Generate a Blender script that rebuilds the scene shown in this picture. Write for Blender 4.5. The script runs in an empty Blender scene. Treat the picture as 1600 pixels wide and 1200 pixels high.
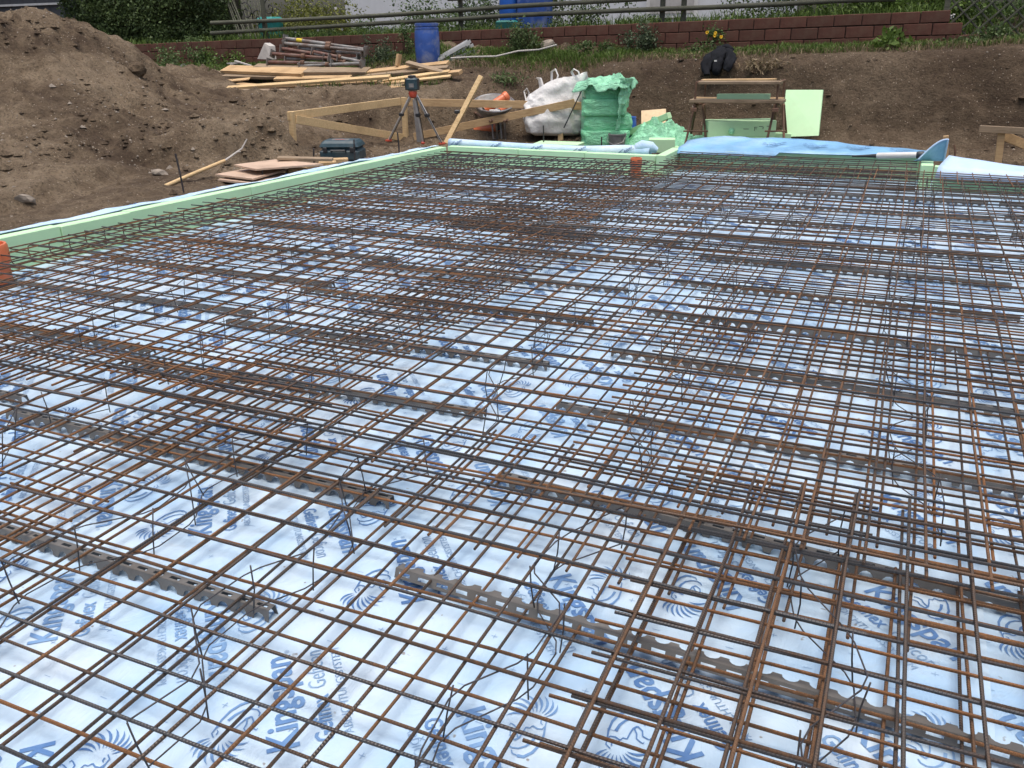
import bpy, bmesh, math, random
import numpy as np
from mathutils import Vector, Matrix, Euler
random.seed(7); rng = np.random.default_rng(7)
S = bpy.context.scene
COL = S.collection
rad = math.radians

# ------------------------------------------------------------------ camera
F_PX = 1341.64                      # focal length for a 1600 px wide picture
CAM = Vector((0, 0, 1.465))
R = Matrix(((0.91279665, -0.14262448, 0.38270163),
            (0.40815974, 0.35164532, -0.84246732),
            (-0.01441878, 0.92520475, 0.37919424)))
cd = bpy.data.cameras.new('camera'); cam = bpy.data.objects.new('camera', cd); COL.objects.link(cam)
cd.sensor_width = 36.0; cd.lens = F_PX / 1600 * 36; cd.clip_start = 0.05; cd.clip_end = 1500
cam.matrix_world = Matrix.Translation(CAM) @ R.to_4x4()
S.camera = cam

# ------------------------------------------------------------------ light
SUN_EL, SUN_AZ = rad(80), rad(150)          # azimuth from +Y towards +X
w = bpy.data.worlds.new('World'); S.world = w; w.use_nodes = True
nt = w.node_tree; nt.nodes.clear()
sky = nt.nodes.new('ShaderNodeTexSky'); sky.sky_type = 'NISHITA'; sky.sun_disc = False
sky.sun_elevation = SUN_EL; sky.sun_rotation = SUN_AZ
sky.air_density = 1.0; sky.dust_density = 6.0; sky.ozone_density = 1.0
bg = nt.nodes.new('ShaderNodeBackground'); bg.inputs['Strength'].default_value = 0.12
wo = nt.nodes.new('ShaderNodeOutputWorld')
nt.links.new(sky.outputs[0], bg.inputs[0]); nt.links.new(bg.outputs[0], wo.inputs[0])
sd = bpy.data.lights.new('sun', 'SUN'); sd.energy = 1.3; sd.angle = rad(42); sd.color = (1.0, 0.965, 0.92)
sun = bpy.data.objects.new('sun', sd); COL.objects.link(sun)
sdir = Vector((math.sin(SUN_AZ) * math.cos(SUN_EL), math.cos(SUN_AZ) * math.cos(SUN_EL), math.sin(SUN_EL)))
sun.rotation_euler = sdir.to_track_quat('Z', 'Y').to_euler(); sun.location = (0, 0, 20)
vs = S.view_settings
vs.view_transform = 'Standard'; vs.look = 'None'; vs.gamma = 1.0; vs.use_curve_mapping = False
vs.exposure = 0.70

# ------------------------------------------------------------------ helpers
def ray(px, py):
    return R @ Vector((px - 800.0, -(py - 600.0), -F_PX))
def PZ(px, py, z=0.0):
    r = ray(px, py); return CAM + r * ((z - CAM.z) / r.z)
def PY(px, py, Y):
    r = ray(px, py); return CAM + r * (Y / r.y)

def link(o):
    COL.objects.link(o); return o
def tag(o, label=None, cat=None, group=None, kind=None):
    if label: o['label'] = label
    if cat: o['category'] = cat
    if group: o['group'] = group
    if kind: o['kind'] = kind
    return o
def empty(name, loc, label, cat, group=None, rz=0.0):
    o = bpy.data.objects.new(name, None); o.empty_display_size = 0.1
    o.location = loc; o.rotation_euler = (0, 0, rz); link(o)
    return tag(o, label, cat, group)
def mesh_obj(name, me, mat=None, parent=None):
    o = bpy.data.objects.new(name, me); link(o)
    if mat is not None and len(me.materials) == 0: me.materials.append(mat)
    if parent is not None: o.parent = parent
    return o
def rotz(a): return Matrix.Rotation(a, 3, 'Z')

class MB:
    def __init__(s): s.v = []; s.f = []
    def add(s, vs, fs):
        n = len(s.v); s.v += [tuple(q) for q in vs]; s.f += [tuple(i + n for i in q) for q in fs]; return s
    def box(s, c, size, rot=None, bev=0.0, top=(1, 1)):
        x, y, z = (q / 2 for q in size); c = Vector(c)
        if bev <= 0:
            pts = [(-x, -y, -z), (x, -y, -z), (x, y, -z), (-x, y, -z)] + [(sx * x * top[0], sy * y * top[1], z) for sx, sy in ((-1, -1), (1, -1), (1, 1), (-1, 1))]
            fs = [(3, 2, 1, 0), (4, 5, 6, 7), (0, 1, 5, 4), (1, 2, 6, 5), (2, 3, 7, 6), (3, 0, 4, 7)]
        else:
            pts = []; b = bev
            for zz, ins in ((-z, b), (-z + b, 0), (z - b, 0), (z, b)):
                tx = top[0] if zz > 0 else 1; ty = top[1] if zz > 0 else 1
                xx, yy = x * tx - ins, y * ty - ins
                k = b * 0.7
                for sx, sy, o in ((-1, -1, 0), (-1, -1, 1), (1, -1, 1), (1, -1, 0), (1, 1, 0), (1, 1, 1), (-1, 1, 1), (-1, 1, 0)):
                    pts.append((sx * (xx - (k if o else 0)), sy * (yy - (0 if o else k)), zz))
            fs = [tuple(range(7, -1, -1)), tuple(range(24, 32))]
            for L in range(3):
                for i in range(8):
                    j = (i + 1) % 8
                    fs.append((L * 8 + i, L * 8 + j, L * 8 + 8 + j, L * 8 + 8 + i))
        M = rot if rot is not None else Matrix.Identity(3)
        return s.add([M @ Vector(p) + c for p in pts], fs)
    def beam(s, p, q, w, h, up=(0, 0, 1), bev=0.0, roll=0.0):
        p = Vector(p); q = Vector(q); d = (q - p); L = d.length; d.normalize()
        u = Vector(up)
        if abs(d.dot(u)) > 0.98: u = Vector((0, 1, 0))
        a = u.cross(d).normalized(); b = d.cross(a)
        M = Matrix((d, a, b)).transposed() @ Matrix.Rotation(roll, 3, 'X')
        return s.box((p + q) / 2, (L, w, h), M, bev)
    def tube(s, pts, r, n=8, cap=True, flat=1.0):
        pts = [Vector(p) for p in pts]; m = len(pts)
        rr = r if isinstance(r, (list, tuple)) else [r] * m
        vs = []; u0 = None
        for i, p in enumerate(pts):
            d = (pts[min(i + 1, m - 1)] - pts[max(i - 1, 0)]).normalized()
            if u0 is None:
                ref = Vector((0, 0, 1)) if abs(d.z) < 0.9 else Vector((1, 0, 0))
                u0 = ref.cross(d).normalized()
            u = (u0 - d * u0.dot(d)).normalized(); u0 = u; v = d.cross(u)
            for k in range(n):
                a = 2 * math.pi * k / n
                vs.append(p + u * (rr[i] * math.cos(a)) + v * (rr[i] * flat * math.sin(a)))
        fs = []
        for i in range(m - 1):
            for k in range(n):
                k2 = (k + 1) % n
                fs.append((i * n + k, i * n + k2, (i + 1) * n + k2, (i + 1) * n + k))
        if cap:
            fs.append(tuple(range(n - 1, -1, -1))); fs.append(tuple(range((m - 1) * n, m * n)))
        return s.add(vs, fs)
    def lathe(s, c, prof, n=24, rot=None):
        c = Vector(c); vs = []; fs = []; M = rot if rot is not None else Matrix.Identity(3)
        for (r, z) in prof:
            for k in range(n):
                a = 2 * math.pi * k / n; vs.append(M @ Vector((r * math.cos(a), r * math.sin(a), z)) + c)
        for i in range(len(prof) - 1):
            for k in range(n):
                k2 = (k + 1) % n; fs.append((i * n + k, i * n + k2, (i + 1) * n + k2, (i + 1) * n + k))
        return s.add(vs, fs)
    def prism(s, poly, ext):      # poly: coplanar 3d points, ext: vector
        n = len(poly); e = Vector(ext); a = [Vector(p) for p in poly]
        vs = a + [p + e for p in a]
        fs = [tuple(range(n - 1, -1, -1)), tuple(range(n, 2 * n))] + [(i, (i + 1) % n, n + (i + 1) % n, n + i) for i in range(n)]
        return s.add(vs, fs)
    def mesh(s, name, off=None, smooth=False, angle=None):
        me = bpy.data.meshes.new(name)
        v = s.v if off is None else [(a - off[0], b - off[1], c - off[2]) for a, b, c in s.v]
        me.from_pydata(v, [], s.f); me.update()
        if smooth:
            me.polygons.foreach_set('use_smooth', [True] * len(me.polygons))
            if angle: me.set_sharp_from_angle(angle=angle)
        return me
    def build(s, name, mat, parent=None, smooth=False, angle=rad(40)):
        off = parent.location if parent is not None else None
        if parent is not None and parent.parent is not None: off = parent.parent.location
        o = mesh_obj(name, s.mesh(name, off, smooth, angle), mat, parent)
        return o
def solo(mb, name, mat, label, cat, group=None, smooth=False):
    # a one-mesh thing with its origin at its own base
    v = np.array(mb.v); c = v.mean(0); c[2] = v[:, 2].min()
    o = mesh_obj(name, mb.mesh(name, c, smooth, rad(40)), mat); o.location = c
    return tag(o, label, cat, group)

# value noise -------------------------------------------------------
_T = rng.random((64, 64, 64)).astype(np.float64)
def vnoise(x, y, z=0.0):
    x = np.asarray(x, float); y = np.asarray(y, float); z = np.asarray(z, float) + np.zeros_like(x)
    xi, yi, zi = np.floor(x).astype(int), np.floor(y).astype(int), np.floor(z).astype(int)
    fx, fy, fz = x - xi, y - yi, z - zi
    fx, fy, fz = (q * q * (3 - 2 * q) for q in (fx, fy, fz))
    g = lambda a, b, c: _T[(xi + a) & 63, (yi + b) & 63, (zi + c) & 63]
    def lerp(a, b, t): return a + (b - a) * t
    return lerp(lerp(lerp(g(0,0,0), g(1,0,0), fx), lerp(g(0,1,0), g(1,1,0), fx), fy),
                lerp(lerp(g(0,0,1), g(1,0,1), fx), lerp(g(0,1,1), g(1,1,1), fx), fy), fz) * 2 - 1
def fbm(x, y, z=0.0, oct=4, s=1.0, gain=0.5):
    o = 0; a = 1
    for i in range(oct):
        o = o + a * vnoise(x * s + 17.3 * i, y * s + 5.1 * i, np.asarray(z) * s + 3.7 * i); s *= 2.03; a *= gain
    return o

# materials -----------------------------------------------------------
class NT:
    def __init__(s, name):
        s.m = bpy.data.materials.new(name); s.m.use_nodes = True; s.t = s.m.node_tree; s.t.nodes.clear()
        s.o = s.n('ShaderNodeOutputMaterial'); s.b = s.n('ShaderNodeBsdfPrincipled'); s.l(s.b.outputs[0], s.o.inputs[0])
    def n(s, t, **k):
        q = s.t.nodes.new(t)
        for a, b in k.items(): setattr(q, a, b)
        return q
    def l(s, a, b): s.t.links.new(a, b)
    def coord(s, kind='Object'):
        return s.n('ShaderNodeTexCoord').outputs[kind]
    def noise(s, vec, scale, detail=4, rough=0.55, dist=0.0):
        q = s.n('ShaderNodeTexNoise'); q.inputs['Scale'].default_value = scale; q.inputs['Detail'].default_value = detail
        q.inputs['Roughness'].default_value = rough; q.inputs['Distortion'].default_value = dist
        if vec is not None: s.l(vec, q.inputs['Vector'])
        return q.outputs['Fac']
    def ramp(s, fac, stops, interp='LINEAR'):
        q = s.n('ShaderNodeValToRGB'); e = q.color_ramp.elements; q.color_ramp.interpolation = interp
        while len(e) < len(stops): e.new(0.5)
        for k, (p, c) in enumerate(stops):
            e[k].position = p; e[k].color = (*c, 1) if len(c) == 3 else c
        s.l(fac, q.inputs[0]); return q.outputs[0]
    def mix(s, fac, a, b, mode='MIX'):
        q = s.n('ShaderNodeMix', data_type='RGBA', blend_type=mode)
        for v, i in ((fac, 0), (a, 6), (b, 7)):
            if hasattr(v, 'node'): s.l(v, q.inputs[i])
            elif isinstance(v, (int, float)): q.inputs[i].default_value = v
            else: q.inputs[i].default_value = (*v, 1)
        return q.outputs[2]
    def math(s, op, a, b=None):
        q = s.n('ShaderNodeMath', operation=op)
        for v, i in ((a, 0), (b, 1)):
            if v is None: continue
            if hasattr(v, 'node'): s.l(v, q.inputs[i])
            else: q.inputs[i].default_value = v
        return q.outputs[0]
    def scale(s, vec, sc):
        q = s.n('ShaderNodeMapping'); q.inputs['Scale'].default_value = sc; s.l(vec, q.inputs[0]); return q.outputs[0]
    def bump(s, h, strength=0.4, dist=0.01, prev=None):
        q = s.n('ShaderNodeBump'); q.inputs['Strength'].default_value = strength; q.inputs['Distance'].default_value = dist
        s.l(h, q.inputs['Height'])
        if prev is not None: s.l(prev, q.inputs['Normal'])
        return q.outputs[0]
    def done(s, col, rough=0.6, metal=0.0, normal=None, spec=None, trans=None):
        b = s.b.inputs
        for v, k in ((col, 'Base Color'), (rough, 'Roughness'), (metal, 'Metallic')):
            if hasattr(v, 'node'): s.l(v, b[k])
            elif isinstance(v, (int, float)): b[k].default_value = v
            else: b[k].default_value = (*v, 1)
        if spec is not None: b['Specular IOR Level'].default_value = spec
        if normal is not None: s.l(normal, b['Normal'])
        return s.m
def rnd(t): return t.n('ShaderNodeObjectInfo').outputs['Random']

def simple(name, col, rough=0.6, metal=0.0, var=0.25, scale=12.0, bump=0.15, bd=0.004, dirt=None, spec=None):
    t = NT(name); c = t.coord()
    n = t.noise(c, scale, 5)
    lo = tuple(max(0, q * (1 - var)) for q in col); hi = tuple(min(1, q * (1 + var)) for q in col)
    cc = t.ramp(n, [(0.3, lo), (0.7, hi)])
    if dirt:
        d = t.noise(c, scale * 0.45, 6, 0.65)
        cc = t.mix(t.ramp(d, [(0.48, (0, 0, 0)), (0.68, (dirt[1],) * 3)]), cc, dirt[0])
    nb = t.noise(c, scale * 6, 4)
    return t.done(cc, rough, metal, t.bump(nb, bump, bd), spec)

M = {}
def mat_rebar(name, steel, rust, bias):
    t = NT(name); c = t.coord(); r = rnd(t)
    off = t.n('ShaderNodeVectorMath', operation='ADD'); t.l(c, off.inputs[0])
    cmb = t.n('ShaderNodeCombineXYZ'); t.l(t.math('MULTIPLY', r, 37.0), cmb.inputs[0]); t.l(t.math('MULTIPLY', r, 11.0), cmb.inputs[1]); t.l(cmb.outputs[0], off.inputs[1])
    n1 = t.noise(off.outputs[0], 5.0, 5, 0.7); n2 = t.noise(off.outputs[0], 60.0, 4, 0.7)
    f = t.math('ADD', t.math('ADD', t.math('MULTIPLY', n1, 0.8), t.math('MULTIPLY', n2, 0.5)), t.math('MULTIPLY', t.math('SUBTRACT', r, 0.5), 0.42))
    col = t.ramp(f, [(bias - 0.16, steel), (bias, tuple((a + b) / 2 for a, b in zip(steel, rust))), (bias + 0.10, rust), (bias + 0.34, (rust[0] * 1.9, rust[1] * 1.65, rust[2] * 1.3))])
    wv = t.n('ShaderNodeTexWave', wave_type='BANDS', bands_direction='X'); wv.inputs['Scale'].default_value = 42; wv.inputs['Distortion'].default_value = 0.0
    mp = t.n('ShaderNodeMapping'); mp.inputs['Rotation'].default_value = (0, 0, rad(25)); t.l(c, mp.inputs[0]); t.l(mp.outputs[0], wv.inputs['Vector'])
    nb = t.bump(wv.outputs['Fac'], 0.55, 0.0022); nb = t.bump(n2, 0.25, 0.001, nb)
    rr = t.ramp(f, [(bias - 0.1, (0.42,) * 3), (bias + 0.15, (0.75,) * 3)])
    return t.done(col, rr, 0.25, nb, 0.5)
M['rebar_dark'] = mat_rebar('rebar_grey_steel', (0.058, 0.056, 0.056), (0.082, 0.048, 0.029), 0.72)
M['rebar'] = mat_rebar('rebar_brown_steel', (0.060, 0.049, 0.041), (0.096, 0.055, 0.031), 0.55)
M['rebar_rusty'] = mat_rebar('rebar_rusty_steel', (0.070, 0.048, 0.034), (0.118, 0.062, 0.031), 0.48)
M['wire'] = simple('spacer_wire', (0.055, 0.050, 0.052), 0.5, 0.35, 0.5, 25, 0.1)

def mat_membrane():
    t = NT('membrane_fleece'); c = t.coord()
    n1 = t.noise(c, 2.2, 5, 0.6); n2 = t.noise(c, 9.0, 6, 0.6); n3 = t.noise(c, 55.0, 4, 0.7)
    col = t.ramp(n1, [(0.34, (0.33, 0.50, 0.69)), (0.50, (0.44, 0.585, 0.72)), (0.68, (0.54, 0.645, 0.735))])
    col = t.mix(t.ramp(n2, [(0.50, (0, 0, 0)), (0.74, (0.45,) * 3)]), col, (0.33, 0.43, 0.53))
    mud = t.noise(c, 3.1, 7, 0.72, 0.8)                                     # trodden mud smears and rust stains
    col = t.mix(t.ramp(mud, [(0.60, (0, 0, 0)), (0.80, (0.55,) * 3)]), col, (0.27, 0.25, 0.22))
    rs = t.noise(t.scale(c, (1, 3.5, 1)), 5.0, 6, 0.75)
    col = t.mix(t.ramp(rs, [(0.66, (0, 0, 0)), (0.80, (0.45,) * 3)]), col, (0.34, 0.22, 0.14))
    sp = t.noise(c, 28.0, 2, 0.5)
    col = t.mix(t.ramp(sp, [(0.72, (0, 0, 0)), (0.76, (0.75,) * 3)]), col, (0.18, 0.14, 0.10))
    wr = t.noise(t.scale(c, (1.0, 0.45, 1)), 9.0, 5, 0.55, 1.2)
    nb = t.bump(wr, 0.5, 0.022); nb = t.bump(n3, 0.2, 0.001, nb)
    return t.done(col, 0.55, 0, nb, 0.35)
M['membrane'] = mat_membrane()
M['blue_film'] = simple('membrane_blue_film', (0.17, 0.36, 0.56), 0.5, 0, 0.35, 2.0, 0.5, 0.03, dirt=((0.36, 0.50, 0.64), 0.8))
M['membrane_edge'] = simple('membrane_white_edge', (0.42, 0.56, 0.74), 0.5, 0, 0.08, 6, 0.3, 0.01)
def mat_ink(name, c0, c1):
    t = NT(name); c = t.coord(); n = t.noise(c, 6, 6, .7); r = rnd(t)
    f = t.math('ADD', n, t.math('MULTIPLY', t.math('SUBTRACT', r, .5), .30))
    return t.done(t.ramp(f, [(.36, c0), (.54, tuple((a + b) / 2 for a, b in zip(c0, c1))), (.72, c1)]), .6)
M['ink'] = mat_ink('blue_print_ink', (0.075, 0.175, 0.385), (0.19, 0.335, 0.55)); M['ink_dark'] = mat_ink('dark_print_ink', (0.03, 0.07, 0.17), (0.07, 0.15, 0.30)); M['ink_light'] = mat_ink('grey_blue_print_ink', (0.16, 0.27, 0.44), (0.30, 0.45, 0.63))
M['xps'] = simple('green_insulation_foam', (0.455, 0.70, 0.42), 0.7, 0, 0.06, 3, 0.12, 0.002, dirt=((0.36, 0.46, 0.27), 0.35))
def mat_film(name, col):
    t = NT(name); c = t.coord(); n = t.noise(c, 5, 5, .6)
    cc = t.ramp(n, [(.3, tuple(q * .8 for q in col)), (.7, tuple(min(1, q * 1.2) for q in col))])
    w1 = t.noise(t.scale(c, (1, 1, 2.2)), 9, 6, .62, 2.0); w2 = t.noise(c, 30, 4, .6, 1.0)
    return t.done(cc, .30, 0, t.bump(w2, .5, .01, t.bump(w1, .9, .05)), .5)
M['film'] = mat_film('green_wrapping_film', (0.24, 0.66, 0.38)); M['film_pale'] = mat_film('pale_green_wrapping_film', (0.31, 0.70, 0.45))
M['plastic_grey'] = simple('grey_plastic', (0.125, 0.119, 0.110), 0.5, 0, 0.2, 14, 0.1, dirt=((0.09, 0.07, 0.05), 0.45))
M['orange'] = simple('orange_plastic_pipe', (0.60, 0.15, 0.055), 0.4, 0, 0.12, 9, 0.05, dirt=((0.30, 0.16, 0.09), 0.5))
def mat_wood(name, col, dark, grey=0.0):
    t = NT(name); c = t.coord(); r = rnd(t)
    g = t.noise(t.scale(c, (1.2, 26, 26)), 2.2, 5, 0.6, 0.8)
    cc = t.ramp(g, [(0.3, dark), (0.55, col), (0.8, tuple(min(1, q * 1.18) for q in col))])
    k = t.noise(c, 3.0, 5, 0.6)
    cc = t.mix(t.ramp(k, [(0.5, (0, 0, 0)), (0.72, (0.55,) * 3)]), cc, tuple(q * 0.62 for q in dark))
    cc = t.mix(t.math('MULTIPLY', r, 0.35), cc, tuple(q * 0.7 for q in col))
    return t.done(cc, 0.75, 0, t.bump(g, 0.2, 0.002), 0.3)
M['wood'] = mat_wood('sawn_softwood', (0.50, 0.345, 0.185), (0.34, 0.21, 0.10))
M['wood_new'] = mat_wood('fresh_softwood', (0.62, 0.45, 0.24), (0.46, 0.31, 0.15))
M['wood_grey'] = mat_wood('weathered_wood', (0.30, 0.225, 0.15), (0.16, 0.115, 0.07))
M['wood_dark'] = mat_wood('dark_stained_wood', (0.095, 0.098, 0.070), (0.045, 0.046, 0.034))
M['ply'] = simple('pinkish_plywood', (0.50, 0.365, 0.265), 0.7, 0, 0.14, 6, 0.1, dirt=((0.22, 0.15, 0.10), 0.6))
M['chip'] = simple('pale_chipboard', (0.60, 0.45, 0.28), 0.75, 0, 0.1, 20, 0.1)
M['steel'] = simple('galvanised_steel', (0.32, 0.32, 0.32), 0.45, 0.6, 0.25, 9, 0.1, dirt=((0.16, 0.10, 0.06), 0.7))
M['steel_rusty'] = simple('rusty_steel', (0.15, 0.085, 0.055), 0.7, 0.2, 0.45, 10, 0.2)
M['prop_grey'] = simple('worn_grey_prop_paint', (0.24, 0.235, 0.22), 0.55, 0.3, 0.35, 7, 0.15, dirt=((0.12, 0.06, 0.035), 0.8))
M['prop_red'] = simple('worn_red_prop_paint', (0.13, 0.06, 0.045), 0.6, 0.2, 0.4, 7, 0.15, dirt=((0.2, 0.17, 0.14), 0.5))
M['alu'] = simple('dull_aluminium', (0.58, 0.58, 0.57), 0.4, 0.25, 0.12, 9, 0.1)
M['red'] = simple('red_plastic', (0.50, 0.07, 0.035), 0.4, 0, 0.15, 10, 0.05)
M['black'] = simple('black_plastic', (0.022, 0.024, 0.027), 0.45, 0, 0.2, 10, 0.05)
M['navy'] = simple('dark_blue_green_plastic', (0.020, 0.052, 0.068), 0.45, 0, 0.25, 10, 0.1, dirt=((0.12, 0.11, 0.09), 0.4))
M['drum'] = simple('blue_drum_plastic', (0.030, 0.085, 0.32), 0.42, 0, 0.2, 7, 0.08, dirt=((0.26, 0.28, 0.32), 0.75))
M['blue_bright'] = simple('bright_blue_plastic', (0.015, 0.10, 0.42), 0.4, 0, 0.15, 7, 0.05)
M['teal'] = simple('teal_plastic', (0.02, 0.20, 0.18), 0.45, 0, 0.2, 7, 0.05)
M['bag'] = simple('white_woven_bag', (0.66, 0.65, 0.63), 0.65, 0, 0.10, 5, 0.5, 0.02, dirt=((0.36, 0.32, 0.27), 0.6))
M['cloth_black'] = simple('black_cloth', (0.010, 0.011, 0.014), 0.9, 0, 0.3, 12, 0.3, 0.006, spec=0.15)
M['white_paint'] = simple('white_plastic', (0.66, 0.65, 0.62), 0.5, 0, 0.1, 8, 0.08, dirt=((0.4, 0.36, 0.3), 0.4))
M['yellow'] = simple('yellow_tape', (0.62, 0.48, 0.03), 0.5, 0, 0.15, 8, 0.05)
M['bucket'] = simple('grey_mortar_bucket', (0.16, 0.155, 0.15), 0.6, 0, 0.3, 9, 0.15, dirt=((0.34, 0.32, 0.30), 0.6))
M['concrete'] = simple('pale_concrete', (0.42, 0.40, 0.37), 0.8, 0, 0.15, 9, 0.2)
M['render_white'] = simple('white_rendered_wall', (0.60, 0.61, 0.62), 0.85, 0, 0.05, 6, 0.2)
M['dark_grey'] = simple('dark_grey_cladding', (0.045, 0.047, 0.052), 0.7, 0, 0.15, 5, 0.1)
M['iron'] = simple('black_wrought_iron', (0.022, 0.020, 0.022), 0.6, 0.3, 0.3, 9, 0.1)
def mat_block():
    t = NT('red_brown_block'); c = t.coord(); r = rnd(t)
    n = t.noise(c, 7, 5, 0.65); n2 = t.noise(c, 50, 4, 0.7)
    cc = t.ramp(n, [(0.3, (0.085, 0.038, 0.029)), (0.7, (0.150, 0.066, 0.047))])
    cc = t.mix(t.math('MULTIPLY', r, 0.55), cc, (0.075, 0.040, 0.030))
    k = t.noise(c, 3.2, 5, 0.7)
    cc = t.mix(t.ramp(k, [(0.52, (0, 0, 0)), (0.75, (0.45,) * 3)]), cc, (0.10, 0.085, 0.06))
    return t.done(cc, 0.9, 0, t.bump(n2, 0.5, 0.006), 0.2)
M['block'] = mat_block()
M['mortar'] = simple('dark_joint', (0.05, 0.036, 0.03), 0.95, 0, 0.3, 20, 0.2)
def mat_soil(name, a, b, c_, stones=True):
    t = NT(name); c = t.coord()
    n1 = t.noise(c, 0.75, 6, 0.62, 0.4); n2 = t.noise(c, 6.0, 7, 0.68); n3 = t.noise(c, 38.0, 5, 0.72)
    f = t.math('ADD', t.math('MULTIPLY', n1, 0.62), t.math('MULTIPLY', n2, 0.38))
    col = t.ramp(f, [(0.39, a), (0.49, b), (0.60, c_)])  # strong tone contrast also paints in the shade of crevices
    if stones:      # soil darkened towards the bank behind the slab
        sep = t.n('ShaderNodeSeparateXYZ'); t.l(c, sep.inputs[0])
        e = t.math('ADD', sep.outputs[1], t.math('MULTIPLY', t.math('SUBTRACT', n1, .5), 1.2))
        e2 = t.math('ADD', sep.outputs[0], t.math('MULTIPLY', t.math('SUBTRACT', n1, .5), 3.0))
        mr = t.n('ShaderNodeMapRange'); mr.inputs[1].default_value = 12.1; mr.inputs[2].default_value = 12.7; t.l(e, mr.inputs[0])
        mr2 = t.n('ShaderNodeMapRange'); mr2.inputs[1].default_value = -6.5; mr2.inputs[2].default_value = -5.0; t.l(e2, mr2.inputs[0])
        col = t.mix(t.math('MULTIPLY', t.math('MULTIPLY', mr.outputs[0], mr2.outputs[0]), .55), col, (0.062, 0.043, 0.029))
    col = t.mix(t.ramp(n3, [(0.36, (0.6,) * 3), (0.52, (0, 0, 0))]), col, tuple(q * 0.45 for q in a))
    if stones:
        v = t.n('ShaderNodeTexVoronoi', feature='F1'); v.inputs['Scale'].default_value = 34; t.l(c, v.inputs['Vector'])
        sel = t.n('ShaderNodeSeparateColor'); t.l(v.outputs['Color'], sel.inputs[0])
        m1 = t.math('MULTIPLY', t.math('LESS_THAN', v.outputs['Distance'], 0.22), t.math('GREATER_THAN', sel.outputs[0], 0.80))
        col = t.mix(m1, col, (0.30, 0.25, 0.195))
    nb = t.bump(n2, 0.9, 0.09); nb = t.bump(n3, 0.9, 0.024, nb)
    return t.done(col, 0.95, 0, nb, 0.15)
M['soil'] = mat_soil('brown_soil', (0.075, 0.053, 0.036), (0.140, 0.104, 0.069), (0.220, 0.170, 0.116))
M['soil_dark'] = mat_soil('dark_topsoil', (0.05, 0.038, 0.026), (0.085, 0.064, 0.042), (0.12, 0.09, 0.06))
M['stone'] = simple('pale_stone', (0.24, 0.205, 0.165), 0.85, 0, 0.35, 9, 0.3)
def mat_leaf(name, a, b, tr=0.25):
    t = NT(name)
    g = t.n('ShaderNodeNewGeometry').outputs['Random Per Island']
    col = t.ramp(g, [(0.0, a), (0.6, b), (1.0, tuple(min(1, q * 1.35) for q in b))])
    t.done(col, 0.55, 0, None, 0.3)
    tl = t.n('ShaderNodeBsdfTranslucent'); t.l(col, tl.inputs[0])
    mx = t.n('ShaderNodeMixShader'); mx.inputs[0].default_value = tr
    t.l(t.b.outputs[0], mx.inputs[1]); t.l(tl.outputs[0], mx.inputs[2]); t.l(mx.outputs[0], t.o.inputs[0])
    return t.m
M['grass'] = mat_leaf('grass_blades', (0.045, 0.080, 0.015), (0.105, 0.165, 0.034))
M['dry'] = mat_leaf('dry_grass', (0.13, 0.10, 0.055), (0.22, 0.17, 0.10))
M['hedge'] = mat_leaf('dark_hedge_leaves', (0.036, 0.060, 0.020), (0.085, 0.125, 0.044))
M['shrub'] = mat_leaf('mid_green_leaves', (0.045, 0.078, 0.022), (0.095, 0.145, 0.050))
M['shrub_lime'] = mat_leaf('yellow_green_leaves', (0.085, 0.105, 0.016), (0.155, 0.165, 0.035))
M['shrub_grey'] = mat_leaf('grey_green_leaves', (0.045, 0.068, 0.034), (0.085, 0.115, 0.062))
M['petal'] = simple('yellow_petal', (0.75, 0.46, 0.02), 0.6, 0, 0.1, 10, 0)
M['petal_white'] = simple('white_petal', (0.72, 0.70, 0.66), 0.6, 0, 0.1, 10, 0)
M['twig'] = simple('brown_twigs', (0.030, 0.028, 0.017), 0.9, 0, 0.3, 12, 0.2)

# ================================================================== TERRAIN
# slab outline: left edge from (-5.46,3.8) to (-4.95,9.15); far edge in three lengths
def left_x(y): return -5.46 + (y - 3.8) * (0.51 / 5.35)
ctl = []
for p in [(-6.3,-3,0),(-6.3,1,0),(-6.4,3,0),(-6.5,5,0),(-6.3,7,0),(-5.9,9,0),(-5.4,10.3,0),(-4,10.6,0),(-3,11.4,0),(-1.5,11.4,0),(0,11.6,0),
          (1.6,11.4,0),(4,11,0),(4,8,0),(-4.8,11.9,0.02),(-6.2,10.7,0),(-7.0,9.3,0.0),(-3.6,12.1,0),(-2.4,12.3,0),(-1.0,12.4,0),(0.3,12.4,0),(1.2,12.3,0.05),
          (4,12.6,0.2),(0,0,0),(4,0,0),(0,5,0),(-3,3,0),(-3,7,0),(-5,9.7,0),(-3,9.7,0),(0,10.3,0),(-4,11.2,0),(-2,11.8,0),(8,-3,0),(8,5,0),(8,12,.6),(8,14,1.5),
          (-12.5,10.8,0.95),(-14,9.2,1.5),(-14,12,.95),(-12.5,13,.95),(-16,6,1.5),(-12.4,5.4,.9),(-9.5,3.2,.2),(-10,0,.1),(-16,0,.6),(-20,6,1.3),(-20,13,1.0),(-20,-3,.3)]:
    ctl.append(p)
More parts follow.
